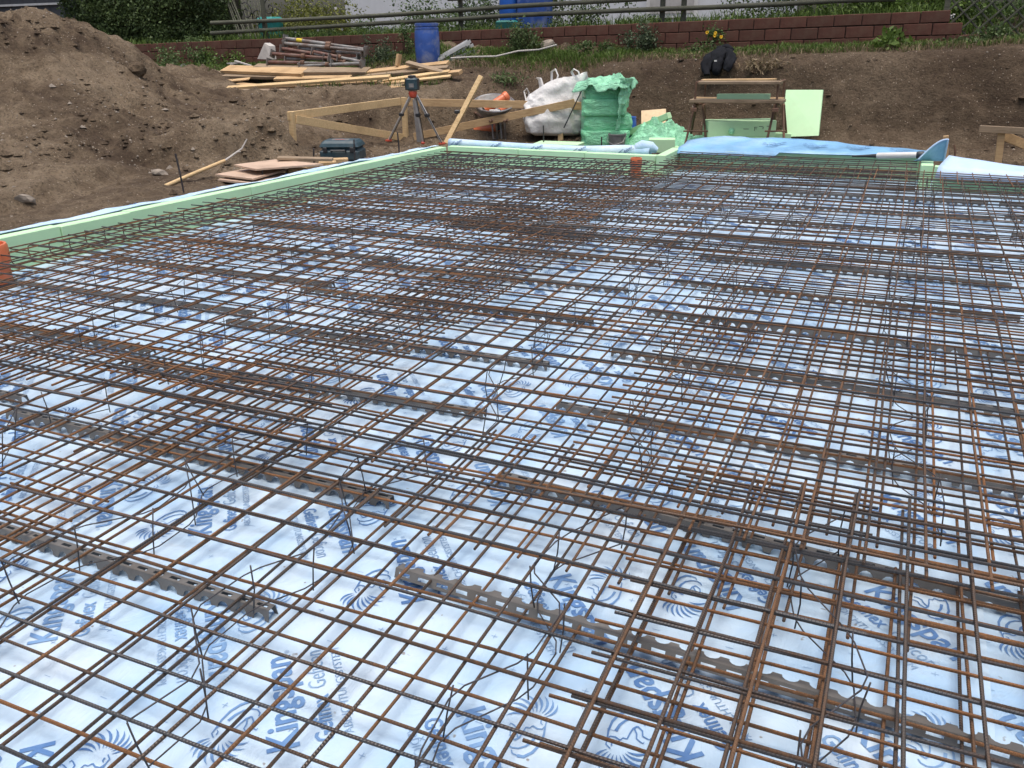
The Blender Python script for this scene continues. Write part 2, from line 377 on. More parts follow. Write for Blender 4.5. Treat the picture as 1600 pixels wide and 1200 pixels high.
for (px, py, Y) in [(0,300,5.7),(0,250,6.25),(0,200,6.8),(0,150,7.2),(0,100,7.6),(0,55,8.0),(30,24,8.6),(70,24,8.9),(130,42,9.4),(200,74,10.3),(235,100,10.8),(270,132,11.2),
          (100,260,6.7),(100,200,7.4),(100,140,7.9),(120,90,8.6),(200,200,7.9),(200,150,8.7),(200,110,9.6),(255,150,10.3),
          (232,205,8.5),(300,172,9.6),(385,178,9.7),(330,150,11.0),(430,160,11.0),
          (215,224,7.7),(270,207,8.1),(330,197,8.4),(400,190,8.85),(435,192,9.05),(540,150,11.75),(620,150,11.95),(700,140,12.1),(545,185,11.55),(600,195,11.6),(640,190,11.8),(700,195,12.0),(480,200,10.2),(510,215,10.2),
          (400,140,12.3),(520,108,13.3),(400,110,13.3),(300,118,13.2),(240,105,13.6),(660,98,13.2),(740,108,13.0),
          (760,132,12.75),(740,190,12.2),(850,112,13.05),(850,195,12.55),(1000,97,13.05),(1000,150,12.75),(1000,196,12.55),(1150,90,13.05),(1150,150,12.78),(1150,195,12.6),
          (1300,86,13.0),(1300,150,12.75),(1300,200,12.55),(1450,82,12.95),(1450,150,12.7),(1450,195,12.5),(1590,78,12.9),(1590,150,12.6),(1590,195,12.4),
          (240,100,14.0),(450,92,14.0),(660,78,14.0),(850,72,14.0),(1000,68,14.0),(1300,60,14.0),(1480,55,14.0),(1590,62,14.0)]:
    q = PY(px, py, Y); ctl.append((q.x, q.y, q.z))
for (px, py, z) in [(215, 292, .10), (265, 282, .05), (300, 276, .06), (350, 262, .06), (400, 250, .05), (445, 238, .04), (520, 228, .03), (580, 212, .04)]:
    q = PZ(px, py, z); ctl.append((q.x, q.y, z))
ctl += [(2.2,12.9,1.25),(2.4,14,1.42),(4,13,1.3),(4,14,1.45),(2,12.4,.15),(-20,14,1.1)]
C = np.array(ctl); n = len(C)
D = np.hypot(C[:, None, 0] - C[None, :, 0], C[:, None, 1] - C[None, :, 1])
A = np.zeros((n + 3, n + 3)); A[:n, :n] = D - np.eye(n) * 0.02; A[:n, n] = 1; A[:n, n + 1:] = C[:, :2]; A[n, :n] = 1; A[n + 1:, :n] = C[:, :2].T
WT = np.linalg.solve(A, np.concatenate([C[:, 2], np.zeros(3)]))
def wall_top(x): return 1.655 + (x - 0.2) * 0.0205
def base_z(x, y):
    x = np.asarray(x, float); y = np.asarray(y, float); o = WT[n] + WT[n + 1] * x + WT[n + 2] * y
    for i in range(n): o = o + WT[i] * np.hypot(x - C[i, 0], y - C[i, 1])
    return o
def _xy(px, py, Y): q = PY(px, py, Y); return (q.x, q.y)
LIPS = [(_xy(195, 240, 7.5), _xy(330, 212, 8.25), .13, .55), (_xy(330, 212, 8.25), _xy(450, 198, 9.15), .13, .55), (_xy(-40, 320, 5.1), _xy(190, 262, 7.1), .09, .5),
        (_xy(515, 172, 11.3), _xy(740, 160, 12.25), .12, .45), (_xy(60, 235, 6.6), _xy(260, 190, 8.6), .06, .4)]
def in_slab(x, y):
    lx = -5.46 + (y - 3.8) * (0.51 / 5.35) - 0.14
    fy = np.where(x < -2.45, 9.32, np.where(x < 0.13, 9.95, 9.55))
    return (x > lx) & (y < fy) & (x < 4.6)
def terrain_z(x, y):
    x = np.asarray(x, float); y = np.asarray(y, float)
    z = base_z(x, y)
    k = np.clip(z / 0.5, 0.10, 1.0)
    heap = np.clip(1.6 - np.maximum(np.abs(x + 8.2) / 2.4, np.abs(y - 12.85) / .62) * 1.1, 0, 1)       # trodden store place under the timber
    store = np.clip(1.6 - np.maximum(np.abs(x + 2.4) / 2.6, np.abs(y - 11.8) / .8) * 1.1, 0, 1)        # flat floor under the foam store
    k = k * (1 - .8 * heap)
    rid = 1 - np.abs(fbm(x, y, 9.0, 3, 1.5))
    dx, dy = x + 11.2, y - 9.0; rr_ = np.hypot(dx, dy); ang = np.arctan2(dy, dx)
    gul = (1 - np.abs(vnoise(ang * 4.2 + .5 * fbm(x, y, 2.0, 2, .8), rr_ * .35, 6.0))) - .62
    gul2 = (1 - np.abs(vnoise(ang * 11.0 + .4 * fbm(x, y, 5.0, 2, 1.5), rr_ * .6, 9.0))) - .62
    mnd = np.clip((z - .35) / .5, 0, 1) * np.clip((4.2 - rr_) / 1.5, 0, 1) * np.clip(rr_ / .8, 0, 1)
    z = z + mnd * (.13 * gul + .055 * gul2)
    steep = np.clip((y - 12.35) / .15, 0, 1) * np.clip((13.15 - y) / .15, 0, 1) * (x > -6)
    z = z + k * (0.10 * fbm(x, y, 1.0, 3, 0.9) + 0.06 * (rid - .6)) + (0.22 + 0.78 * k) * (1 - .6 * store) * (1 - .7 * heap) * (0.050 * fbm(x, y, 4.0, 4, 4.2, 0.66) + 0.042 * ((1 - np.abs(fbm(x, y, 11.0, 3, 5.0))) - .6)) + 0.014 * fbm(x, y, 2.0, 2, 13.0)
    z = z + steep * .075 * fbm(x * 1.2, y * 4, 3.0, 3, 2.0) - .085 * heap
    # trench edges cut into the trodden soil
    for (ax, ay), (bx, by), amp, wd in LIPS:
        ux, uy = bx - ax, by - ay; L = math.hypot(ux, uy); ux, uy = ux / L, uy / L
        t = (x - ax) * ux + (y - ay) * uy; s_ = -(x - ax) * uy + (y - ay) * ux + .16 * fbm(x, y, 5.0, 3, 1.6) + .05 * fbm(x, y, 8.0, 2, 6.0)
        along = np.clip((t + .3) / .5, 0, 1) * np.clip((L + .3 - t) / .5, 0, 1)
        z = z + along * amp * np.tanh(s_ / .09) * np.exp(-(s_ / wd) ** 2)
    # steep cut face of the excavation behind the slab
    yj = y + .07 * fbm(x, x * 0 + 1.0, 2.0, 3, .8) + .035 * fbm(x, y, z * 3.0, 3, 3.0)
    top = np.interp(x, [-6, -3.5, -1, 1, 3], [.95, 1.05, 1.14, 1.21, 1.27]); wb = wall_top(x) - .40
    zc = np.interp(yj, [12.2, 12.42, 12.55, 12.92, 13.04, 13.2], [0, .05, .18, .90, .985, 1.0]) * top
    zc = np.where(yj > 13.2, top + (wb - top) * np.clip((yj - 13.2) / .75, 0, 1), zc)
    zc = zc + .022 * fbm(x, y * 3, z * 5.0, 4, 3.2, .62) + .02 * ((1 - np.abs(fbm(x, y, 11.0, 3, 6.0))) - .6) + .05 * np.clip(1 - np.abs(y - 12.4) / .22, 0, 1) * np.clip(fbm(x, y, 7.0, 2, 4.0) + .2, 0, 1)
    bk_ = np.clip((x + 5.0) / .9, 0, 1) * np.clip((y - 12.15) / .2, 0, 1); z = z * (1 - bk_) + zc * bk_
    return np.where(in_slab(x, y), np.minimum(z, -0.10) - 0.12, z)
def tz(x, y): return float(terrain_z(np.array([x]), np.array([y]))[0])
def grid_mesh(name, xs, ys, zf, smooth=True, mask=None):
    X, Y = np.meshgrid(xs, ys); Z = zf(X, Y)
    nx, ny = len(xs), len(ys)
    co = np.stack([X, Y, Z], -1).reshape(-1, 3)
    i = np.arange(nx * ny).reshape(ny, nx)
    fs = np.stack([i[:-1, :-1], i[:-1, 1:], i[1:, 1:], i[1:, :-1]], -1).reshape(-1, 4)
    me = bpy.data.meshes.new(name); me.vertices.add(len(co)); me.vertices.foreach_set('co', co.ravel())
    me.loops.add(fs.size); me.loops.foreach_set('vertex_index', fs.ravel().astype(np.int32))
    me.polygons.add(len(fs)); me.polygons.foreach_set('loop_start', np.arange(0, fs.size, 4, dtype=np.int32))
    me.update(calc_edges=True)
    if smooth: me.polygons.foreach_set('use_smooth', np.ones(len(fs), bool))
    return me
xs = np.concatenate([np.arange(-20, -13, 0.14), np.arange(-13, 2.6, 0.042), np.arange(2.6, 8.01, 0.2)])
ys = np.concatenate([np.arange(-4, 2.4, 0.2), np.arange(2.4, 14.13, 0.042)])
o = mesh_obj('soil_ground', grid_mesh('soil_ground', xs, ys, terrain_z), M['soil']); tag(o, kind='structure')
o = mesh_obj('surrounding_ground', grid_mesh('surrounding_ground', np.linspace(-400, 400, 21), np.linspace(-400, 400, 21), lambda X, Y: X * 0 - 0.9), M['soil_dark']); tag(o, kind='structure')
def garden_z(X, Y): return wall_top(np.clip(X, -20, 6)) - 0.10 + 0.05 * fbm(X, Y, 3.3, 3, 0.7) - np.where((X > .25) & (Y < 15.6), .34 * np.clip((15.6 - Y) / 1.4, 0, 1), 0)
o = mesh_obj('garden_ground', grid_mesh('garden_ground', np.concatenate([np.linspace(-45, -.2, 100), np.linspace(0, 4, 40), np.linspace(4.5, 30, 30)]), np.concatenate([np.linspace(14.14, 20, 40), np.linspace(21, 60, 20)]), garden_z), M['soil_dark']); tag(o, kind='structure')

# ------------------------------------------------------------------ loose stones and clods on the soil (uncountable)
def scatter_lumps(name, mat, pts, sizes, seed):
    r = np.random.default_rng(seed); base = np.array([(1,0,0),(-1,0,0),(0,1,0),(0,-1,0),(0,0,1),(0,0,-1)], float)
    fc = np.array([(0,2,4),(2,1,4),(1,3,4),(3,0,4),(2,0,5),(1,2,5),(3,1,5),(0,3,5)])
    V = []; Fc = []
    for k, (p, s) in enumerate(zip(pts, sizes)):
        b = base * (s * (0.6 + 0.7 * r.random((6, 1)))) * np.array([1, 1, .75]); a = r.random() * 6.28
        c, sn = math.cos(a), math.sin(a); b = b @ np.array([[c, -sn, 0], [sn, c, 0], [0, 0, 1]])
        V.append(b + p); Fc.append(fc + 6 * k)
    me = bpy.data.meshes.new(name); me.from_pydata(np.concatenate(V).tolist(), [], np.concatenate(Fc).tolist()); me.update()
    o = mesh_obj(name, me, mat); tag(o, kind='stuff'); return o
def soil_pts(nn, seed, xr, yr, dens=None):
    r = np.random.default_rng(seed); x = r.uniform(*xr, nn); y = r.uniform(*yr, nn)
    k = ~in_slab(x, y)
    if dens is not None: k &= r.random(nn) < dens(x, y)
    x, y = x[k], y[k]; return np.stack([x, y, terrain_z(x, y)], -1), r
dm = lambda x, y: np.clip(0.35 + 0.9 * fbm(x, y, 7.7, 2, 0.9), 0.05, 1)
p, r = soil_pts(5500, 3, (-12.5, 2), (3, 13.1), dm); scatter_lumps('pebbles', M['stone'], p, r.uniform(.006, .022, len(p)) * (1 + (r.random(len(p)) < .04) * 1.6), 1)
p, r = soil_pts(8500, 4, (-12.5, 2), (3, 13.1), dm); scatter_lumps('soil_clods', M['soil'], p, r.uniform(.012, .05, len(p)) * (1 + (r.random(len(p)) < .05) * 1.2), 2)
def rock(name, c, s, seed, label, mat):
    r = np.random.default_rng(seed); bm = bmesh.new(); bmesh.ops.create_icosphere(bm, subdivisions=2, radius=1)
    for v in bm.verts:
        q = np.array(v.co); f = 1 + 0.35 * float(fbm(np.array([q[0]]), np.array([q[1]]), np.array([q[2] + seed]), 2, 1.3)[0])
        v.co = Vector((q[0] * s[0] * f, q[1] * s[1] * f, q[2] * s[2] * f))
    me = bpy.data.meshes.new(name); bm.to_mesh(me); bm.free(); o = mesh_obj(name, me, mat); o.location = c; o.rotation_euler = (r.uniform(-.4, .4), r.uniform(-.4, .4), r.uniform(0, 6))
    return tag(o, label, 'stone')
q = PY(218, 134, 9.4); rock('rock', (q.x, q.y, tz(q.x, q.y) + .05), (.17, .12, .10), 5, 'large brown stone stuck in the flank of the soil heap', M['soil'])
q = PZ(252, 277, .03); rock('rock', (q.x, q.y, tz(q.x, q.y) + .02), (.10, .06, .04), 9, 'flat grey stone at the foot of the dirt slope beside the long wooden stick', M['stone'])
q = PZ(41, 312, .06); rock('rock', (q.x, q.y, tz(q.x, q.y) + .02), (.09, .06, .04), 12, 'pale grey stone on the trodden soil near the left foam edging', M['stone'])

# ================================================================== SLAB: membrane, print
def mem_h(x, y):
    x = np.asarray(x, float); y = np.asarray(y, float)
    return 0.006 * fbm(x, y, 5.0, 2, 1.6) + 0.003 * fbm(x, y * .6, 8.0, 2, 4.0)
def font_mesh(body, size, offset=0.0, sx=1.0, shear=0.0):
    cu = bpy.data.curves.new('txt', 'FONT'); cu.body = body; cu.size = size; cu.offset = offset; cu.resolution_u = 2; cu.shear = shear
    ob = bpy.data.objects.new('txt', cu); me = bpy.data.meshes.new_from_object(ob)
    v = np.zeros(len(me.vertices) * 3); me.vertices.foreach_get('co', v); v = v.reshape(-1, 3)[:, :2]; v[:, 0] = (v[:, 0] - v[:, 0].min()) * sx
    f = [tuple(p.vertices) for p in me.polygons]
    bpy.data.objects.remove(ob); bpy.data.curves.remove(cu); bpy.data.meshes.remove(me)
    return v, f
def fit(body, width, height, offset=0.0, shear=0.0):
    v, f = font_mesh(body, 1.0, offset, 1.0, shear); v = v.copy()
    v[:, 0] *= width / v[:, 0].max(); cap = v[:, 1].max(); v[:, 1] *= height / cap
    return v, f
def put(parts, v, f, ox, oy):
    n0 = sum(len(a) for a, _ in parts); parts.append((v + np.array([ox, oy]), [tuple(i + n0 for i in q) for q in f]))
dark_parts = []; light_parts = []
put(dark_parts, *fit('Kingspan', 0.315, 0.070, 0.022), 0, 0)
put(dark_parts, *fit('Gefinex', 0.150, 0.043, 0.020), -0.004, -0.078)
put(light_parts, *fit('Geficon', 0.138, 0.043, -0.004), 0.172, -0.078)
put(light_parts, *fit('ABDICHTUNGSSYSTEM', 0.300, 0.021, -0.006), 0.004, -0.122)
put(light_parts, *fit('®', 0.012, 0.012), 0.322, 0.0)
def petal(cx, cy, a, r0, r1, wdt, bend):
    n_ = 7; L = []; Rr = []
    for i in range(n_):
        t = i / (n_ - 1); rr = r0 + (r1 - r0) * t; aa = a + bend * t * t
        ww = wdt * math.sin(math.pi * min(1, (0.08 + 0.92 * t) ** 1.1)) * (0.35 + 0.65 * t)
        ux, uy = math.cos(aa), math.sin(aa); px, py = cx + rr * ux, cy + rr * uy
        L.append((px - uy * ww, py + ux * ww)); Rr.append((px + uy * ww, py - ux * ww))
    v = np.array(L + Rr); f = [(i, i + n_, i + n_ + 1, i + 1) for i in range(n_ - 1)]
    return v, f
def stroke(pts, w0, w1=None):
    w1 = w0 if w1 is None else w1; p = np.array(pts, float); t = np.gradient(p, axis=0); t /= np.linalg.norm(t, axis=1)[:, None] + 1e-9
    nrm = np.stack([-t[:, 1], t[:, 0]], 1); ww = np.linspace(w0, w1, len(p))[:, None] / 2
    v = np.concatenate([p + nrm * ww, p - nrm * ww]); k = len(p)
    return v, [(i, i + k, i + k + 1, i + 1) for i in range(k - 1)]
# heraldic lion emblem above the word: mane of curved leaves, head and outlined body
mcx, mcy = 0.085, 0.165
for i in range(9):
    a = rad(88 + i * 16); put(dark_parts, *petal(mcx, mcy, a, 0.024, 0.084 - 0.0016 * abs(i - 4) ** 1.5, 0.0052, 0.40), 0, 0)
for pts, w0, w1 in [([(.085,.182),(.100,.186),(.112,.178),(.118,.168),(.112,.158),(.100,.152)], .003, .004),
                    ([(.100,.152),(.104,.143),(.098,.136)], .003, .003), ([(.092,.176),(.100,.172),(.106,.174)], .004, .002),
                    ([(.112,.178),(.135,.165),(.158,.145),(.172,.122),(.176,.100),(.168,.088)], .004, .009),
                    ([(.098,.136),(.112,.122),(.122,.110),(.124,.098)], .003, .005),
                    ([(.128,.150),(.142,.134),(.150,.116),(.150,.098),(.142,.084)], .008, .003),
                    ([(.124,.098),(.108,.094),(.094,.100),(.084,.094)], .004, .003), ([(.122,.108),(.104,.110),(.092,.116),(.080,.112)], .004, .003),
                    ([(.142,.084),(.130,.079),(.120,.082)], .004, .003), ([(.168,.088),(.158,.080),(.148,.082)], .004, .003),
                    ([(.080,.112),(.074,.108),(.078,.104)], .003, .002), ([(.084,.094),(.078,.089),(.083,.086)], .003, .002)]:
    put(dark_parts, *stroke(pts, w0, w1), 0, 0)
def pack_parts(parts):
    return np.concatenate([a for a, _ in parts]), [q for _, f in parts for q in f]
DV, DF = pack_parts(dark_parts); LV, LF = pack_parts(light_parts)
AV = np.concatenate([DV, LV]); AF = DF + [tuple(i + len(DV) for i in q) for q in LF]
U1 = (np.array([-.66, .75]), np.array([-.75, -.66])); U2 = (np.array([.70, -.71]), np.array([.71, .70]))
prints = []
colA = {0: 0.024, 1: 0.553, 2: 0.303}; colB = {0: 0.30, 1: 0.209, 2: 0.50}
rr = random.Random(4)
for k in range(-5, 4):
    ya = colA.get(k, rr.uniform(0, .57)); yb = colB.get(k, rr.uniform(0, .57))
    for j in range(-1, 17):
        prints.append((-1.867 + .825 * k, ya + .573 * j, U1)); prints.append((-1.604 + .833 * k, yb + .573 * j, U2))
sheets = [(-5.62, -4.05, 0.0, 'pale blue printed membrane sheet running along the green foam edge by the orange pipe'),
          (-4.12, -2.02, 0.004, 'pale blue printed membrane sheet between the edge sheet and the middle sheet'),
          (-2.10, 0.36, 0.008, 'pale blue printed membrane sheet in the middle, with the tipped plastic spacer on it'),
          (0.30, 3.2, 0.004, 'pale blue printed membrane sheet right of the long seam under the mesh')]
for si, (x0, x1, dz, lab) in enumerate(sheets):
    root = empty('membrane_sheet', ((x0 + x1) / 2, 4, 0), lab, 'membrane', 'membrane sheets under the mesh')
    xs_ = np.arange(x0, x1 + .001, (x1 - x0) / round((x1 - x0) / .06)); ys_ = np.arange(-.6, 9.82, .06)
    me = grid_mesh('sheet', xs_ - root.location.x, ys_ - 4, lambda X, Y: mem_h(X + root.location.x, Y + 4) + dz)
    so = mesh_obj('sheet', me, M['membrane'], root)
    cens = []
    for (bx, by, (u, v)) in prints:
        if not (x0 + .02 <= bx + .05 * u[0] < x1 - .04) or by > 8.7 or by < 0.2: continue
        w2 = np.array([bx, by]) + AV[:, :1] * u + AV[:, 1:] * v; sh = 0
        if w2[:, 0].min() < x0 + .01: sh = x0 + .012 - w2[:, 0].min()
        if w2[:, 0].max() > x1 - .01: sh = x1 - .012 - w2[:, 0].max()
        w2 = w2 + np.array([sh, 0])
        cen = w2[:len(DV)].mean(0)
        if w2[:, 1].max() > 9.75 or any(np.hypot(*(cen - q)) < .24 for q in cens): continue
        cens.append(cen); far = by > 5.2; nv = len(DV) if far else len(w2); w2 = w2[:nv]
        z = mem_h(w2[:, 0], w2[:, 1]) + dz + (.0022 if by < 4 else .0035)
        me = bpy.data.meshes.new('print'); me.from_pydata(np.stack([w2[:, 0] - root.location.x, w2[:, 1] - 4, z], 1).tolist(), [], DF if far else AF)
        me.materials.append(M['ink']); me.materials.append(M['ink_light'])
        if not far: me.polygons.foreach_set('material_index', np.r_[np.zeros(len(DF), np.int32), np.ones(len(LF), np.int32)])
        me.update(); mesh_obj('print', me, None, root)
    V = []; Fs = []
    for gx in np.arange(x0 + .06, x1 - .04, .19):
        for gy in np.arange(.3, 4.4, .0955):
            j = (round(gy / .0955) % 2)
            gxx = gx + .095 * j
            if gxx > x1 - .03: continue
            for (lx, ly) in (((.017, .0016), (.0016, .017)) if (round(gy / .0955) // 2) % 2 == 0 else ((.02, .0016),)):
                q = np.array([(gxx - lx / 2, gy - ly / 2), (gxx + lx / 2, gy - ly / 2), (gxx + lx / 2, gy + ly / 2), (gxx - lx / 2, gy + ly / 2)])
                z = mem_h(q[:, 0], q[:, 1]) + dz + (.0016 if lx > ly else .0020); b = len(V)
                V += [(a - root.location.x, c - 4, h) for (a, c), h in zip(q, z)]; Fs.append((b, b + 1, b + 2, b + 3))
    me = bpy.data.meshes.new('grid_mark'); me.from_pydata(V, [], Fs); me.update(); tag(mesh_obj('grid_mark', me, M['ink_light'], root), kind='stuff')

# ================================================================== REINFORCEMENT
_bars = {}
def bar_mesh(L, r, var):
    key = (round(L, 2), r, var)
    if key in _bars: return _bars[key]
    rv = random.Random(int(L * 100) * 7 + var); ph = [rv.uniform(0, 6.28) for _ in range(4)]
    m = max(3, int(L / .45)); mb = MB(); pts = []
    for i in range(m + 1):
        x = L * i / m
        pts.append((x, .0055 * math.sin(2.1 * x + ph[0]) + .0016 * math.sin(7 * x + ph[1]), .0045 * math.sin(1.7 * x + ph[2])))
    mb.tube(pts, r, 6)
    me = mb.mesh('rebar', None, True, rad(60)); _bars[key] = me; return me
def bar(parent, p, L, along, r, mat):
    me = bar_mesh(L, r, random.randrange(4))
    o = bpy.data.objects.new('rebar', me); link(o); o.parent = parent; o.location = p
    if len(me.materials) == 0: me.materials.append(mat)
    if me.materials[0] != mat:
        o.material_slots[0].link = 'OBJECT'; o.material_slots[0].material = mat
    o.rotation_euler = (random.uniform(-.3, .3), 0, (0 if along == 'x' else math.pi / 2) + random.gauss(0, .0012))
    return o
RB = .0045
def mesh_mat(label, x0, x1, y0, y1, px, py, z, lr_top, rz, mx, my, pitch=.147, group='welded reinforcement mats laid over the membrane'):
    root = empty('reinforcement_mat', (x0, y0, z), label, 'steel mesh', group, rz)
    zl, zd = (RB * 2, 0) if lr_top else (0, RB * 2)
    k = math.ceil((y0 + .02 - py) / pitch)
    while py + k * pitch < y1 - .01:
        bar(root, (random.uniform(-.006, .006), py + k * pitch - y0 + random.gauss(0, .002), zl), x1 - x0, 'x', RB, mx); k += 1
    k = math.ceil((x0 + .02 - px) / pitch)
    while px + k * pitch < x1 - .01:
        bar(root, (px + k * pitch - x0 + random.gauss(0, .002), random.uniform(-.006, .006), zd), y1 - y0, 'y', RB, my); k += 1
    return root
ZU, ZL = .182, .052
D_, B_, R_ = M['rebar_dark'], M['rebar'], M['rebar_rusty']
# lower layer
mesh_mat('rusty lower mesh mat, first row, right half, with the tipped spacer below it', -2.65, 3.0, -.7, 2.30, -1.482, .928, ZL, True, 0, R_, B_)
mesh_mat('rusty lower mesh mat, second row, right half', -2.64, 3.0, 1.90, 4.25, -1.44, 2.05, ZL + .011, False, .001, R_, B_)
mesh_mat('rusty lower mesh mat, third row, right half', -2.66, 3.0, 3.85, 6.1, -1.47, 3.95, ZL, True, 0, R_, R_)
mesh_mat('rusty lower mesh mat, fourth row, right half', -2.62, 3.0, 5.7, 8.0, -1.40, 5.78, ZL + .011, False, 0, R_, B_)
mesh_mat('rusty lower mesh mat, last row, right half along the stepped far foam edge', -2.65, 3.0, 7.6, 9.15, -1.50, 7.70, ZL, True, 0, B_, R_)
mesh_mat('rusty lower mesh mat, first row, left half', -5.42, -2.21, -.7, 2.9, -2.9, .80, ZL + .018, True, 0, R_, R_)
mesh_mat('rusty lower mesh mat, second row, left half beside the orange pipe', -5.36, -2.21, 2.5, 4.85, -2.95, 2.55, ZL + .024, False, 0, R_, R_)
mesh_mat('rusty lower mesh mat, third row, left half', -5.18, -2.21, 4.4, 6.75, -2.85, 4.45, ZL + .018, True, 0, R_, R_)
mesh_mat('rusty lower mesh mat, last row, left half at the far foam corner', -4.96, -2.21, 6.3, 8.98, -2.9, 6.4, ZL + .024, False, 0, B_, B_)
mesh_mat('additional lower mesh mat doubling the grid right of the middle', -.95, 3.0, 2.35, 5.0, -.36, 2.48, ZL + .030, True, 0, B_, R_)
mesh_mat('additional narrow lower mesh mat under the bar ends near the front', -.56, .55, .7, 2.6, -.44, 1.12, ZL + .026, True, 0, R_, B_)
# upper layer
mesh_mat('grey upper mesh mat closest to the camera, its bar ends stopping at the right', -5.35, .06, -.7, 2.46, -1.474, .910, ZU, True, -.002, D_, B_)
mesh_mat('brown upper mesh mat at the right, lying on the bar ends of the closest mat', -.485, 3.0, -.7, 2.46, .008, 1.190, ZU + .004, False, 0, D_, B_, .1462)
mesh_mat('upper mesh mat of the middle row, right part, its cut ends over the slotted spacers', -2.35, 3.0, 2.055, 5.72, -1.428, 2.165, ZU + .013, True, 0, D_, B_)
mesh_mat('upper mesh mat of the middle row, left part', -5.22, -1.80, 2.10, 5.72, -2.2, 2.20, ZU + .022, True, .001, D_, R_)
mesh_mat('upper mesh mat of the far row, right part', -2.95, 3.0, 5.30, 8.80, -.13, 5.37, ZU + .004, False, 0, D_, B_)
mesh_mat('upper mesh mat of the far row, left part at the far foam corner', -4.92, -2.40, 5.30, 8.98, -2.75, 5.40, ZU + .013, True, 0, D_, B_)
mesh_mat('short light brown mesh strip along the blue flapped far edge', -2.2, 3.0, 8.38, 9.10, -.25, 8.62, ZU + .013, False, 0, B_, R_, .137)
mesh_mat('short upper mesh mat filling the recess under the blue flap', -2.30, .10, 8.55, 9.70, -2.2, 8.62, ZU + .020, True, 0, D_, B_)
mesh_mat('short lower mesh mat filling the recess under the blue flap', -2.30, .10, 8.55, 9.70, -2.25, 8.66, ZL + .02, True, 0, D_, D_)
# doubled joint bars in the overlaps (loose laid bars)
def loose_bar(label, x0, x1, y, z, mat, along='x'):
    L = x1 - x0; o = bar(None, (x0, y, z) if along == 'x' else (y, x0, z), L, along, .0048, mat); o.name = 'loose_rebar'
    tag(o, label, 'rebar', 'loose bars laid on the mesh'); return o
loose_bar('loose rusty bar lying along the cut ends of the middle row', -2.1, 2.6, 2.075, ZU + .027, R_)
loose_bar('loose rusty bar on the left part of the mesh, along the second strip of spacers', -4.4, -1.9, 2.44, ZU + .018, R_)
loose_bar('loose rusty bar at the far overlap of the mesh, before the flapped edge', -2.2, 2.8, 5.62, ZU + .03, R_)

for i in range(4):
    zz = ZL + .012 + .045 * i
    loose_bar('long bar tied inside the edge stirrups along the left foam boards', 2.0, 9.0, 0, zz, D_, 'y'); o = S.collection.objects[-1]
    o.location = (left_x(2.0) + .10 + .07 * (i % 2), 2.0, zz); o.rotation_euler = (0, 0, math.pi / 2 - math.atan(.51 / 5.35)); o['group'] = 'bars tied along the left edge'
    loose_bar('long bar tied inside the edge stirrups under the blue flap', -2.3, .1, 9.66 - .05 * (i % 2), zz, D_)['group'] = 'bars tied under the blue flap'
    loose_bar('long bar tied inside the edge stirrups by the rolled membrane', -4.9, -2.5, 9.05 - .06 * (i % 2), zz, D_)['group'] = 'bars tied by the rolled membrane'
# edge stirrups: U-shaped bars along the foam edges
def u_mesh():
    mb = MB(); L = .55; h = .092
    mb.tube([(L, 0, h), (.03, 0, h), (.008, 0, h - .008), (0, 0, h - .03), (0, 0, .03), (.008, 0, .008), (.03, 0, 0), (L, 0, 0)], .0042, 6)
    me = mb.mesh('edge_stirrup', None, True, rad(60)); me.materials.append(D_); return me
UM = u_mesh()
def stirrup(x, y, rz, lab):
    o = bpy.data.objects.new('edge_stirrup', UM); link(o); o.location = (x, y, ZL + .022 + random.uniform(-.004, .008)); o.rotation_euler = (random.gauss(0, .03), random.gauss(0, .02), rz + random.gauss(0, .02))
    tag(o, lab, 'rebar', lab)
y = 2.0
while y < 9.0:
    stirrup(left_x(y) + random.uniform(.05, .09), y, 0, 'U-shaped edge bar beside the left green foam boards'); y += .147
x = -4.8
while x < 2.4:
    ye = 9.02 if x < -2.47 else (9.64 if x < .12 else 9.10)
    stirrup(x, ye - random.uniform(.04, .07), -math.pi / 2, 'U-shaped edge bar in front of the far green foam boards'); x += .147

# plastic bar spacers (slotted channels)
def strip_mesh(L):
    mb = MB(); p = .062; nn = int(L / p); h = .034; tw = .0135; bw = .020; sl = .036
    for i in range(nn):
        a = i * p; s0, s1 = a + (p - sl) / 2, a + (p + sl) / 2
        for y0, y1 in ((-tw, -.0055), (.0055, tw)): mb.add([(a, y0, h), (a + p, y0, h), (a + p, y1, h), (a, y1, h)], [(0, 1, 2, 3)])
        for x0, x1 in ((a, s0), (s1, a + p)): mb.add([(x0, -.0055, h), (x1, -.0055, h), (x1, .0055, h), (x0, .0055, h)], [(0, 1, 2, 3)])
        for sg in (-1, 1):
            Q = lambda x, z: (x, sg * (bw + (tw - bw) * z / h), z)
            am = a + p / 2; ar = .020
            xs_ = [a] + [am + ar * math.cos(t) for t in np.linspace(math.pi, 0, 7)] + [a + p]
            zs_ = [0] + [ar * 1.05 * math.sin(t) for t in np.linspace(math.pi, 0, 7)] + [0]
            vs = [Q(x_, z_) for x_, z_ in zip(xs_, zs_)] + [Q(x_, h) for x_ in xs_]; k = len(xs_)
            mb.add(vs, [(i_, i_ + 1, k + i_ + 1, k + i_) if sg < 0 else (i_ + 1, i_, k + i_, k + i_ + 1) for i_ in range(k - 1)])
    return mb.mesh('bar_spacer', None, False)
SM = strip_mesh(1.86); SM.materials.append(M['plastic_grey'])
def spacer(x, y, rz, lab='grey slotted plastic channel carrying the lower mesh on the membrane', tip=0, z=.012, grp='slotted plastic spacers on the membrane'):
    o = bpy.data.objects.new('bar_spacer', SM); link(o); o.location = (x, y, z); o.rotation_euler = (tip, 0, rz)
    md = o.modifiers.new('thick', 'SOLIDIFY'); md.thickness = .0022; md.offset = 0
    tag(o, lab, 'spacer', grp if tip == 0 else None)
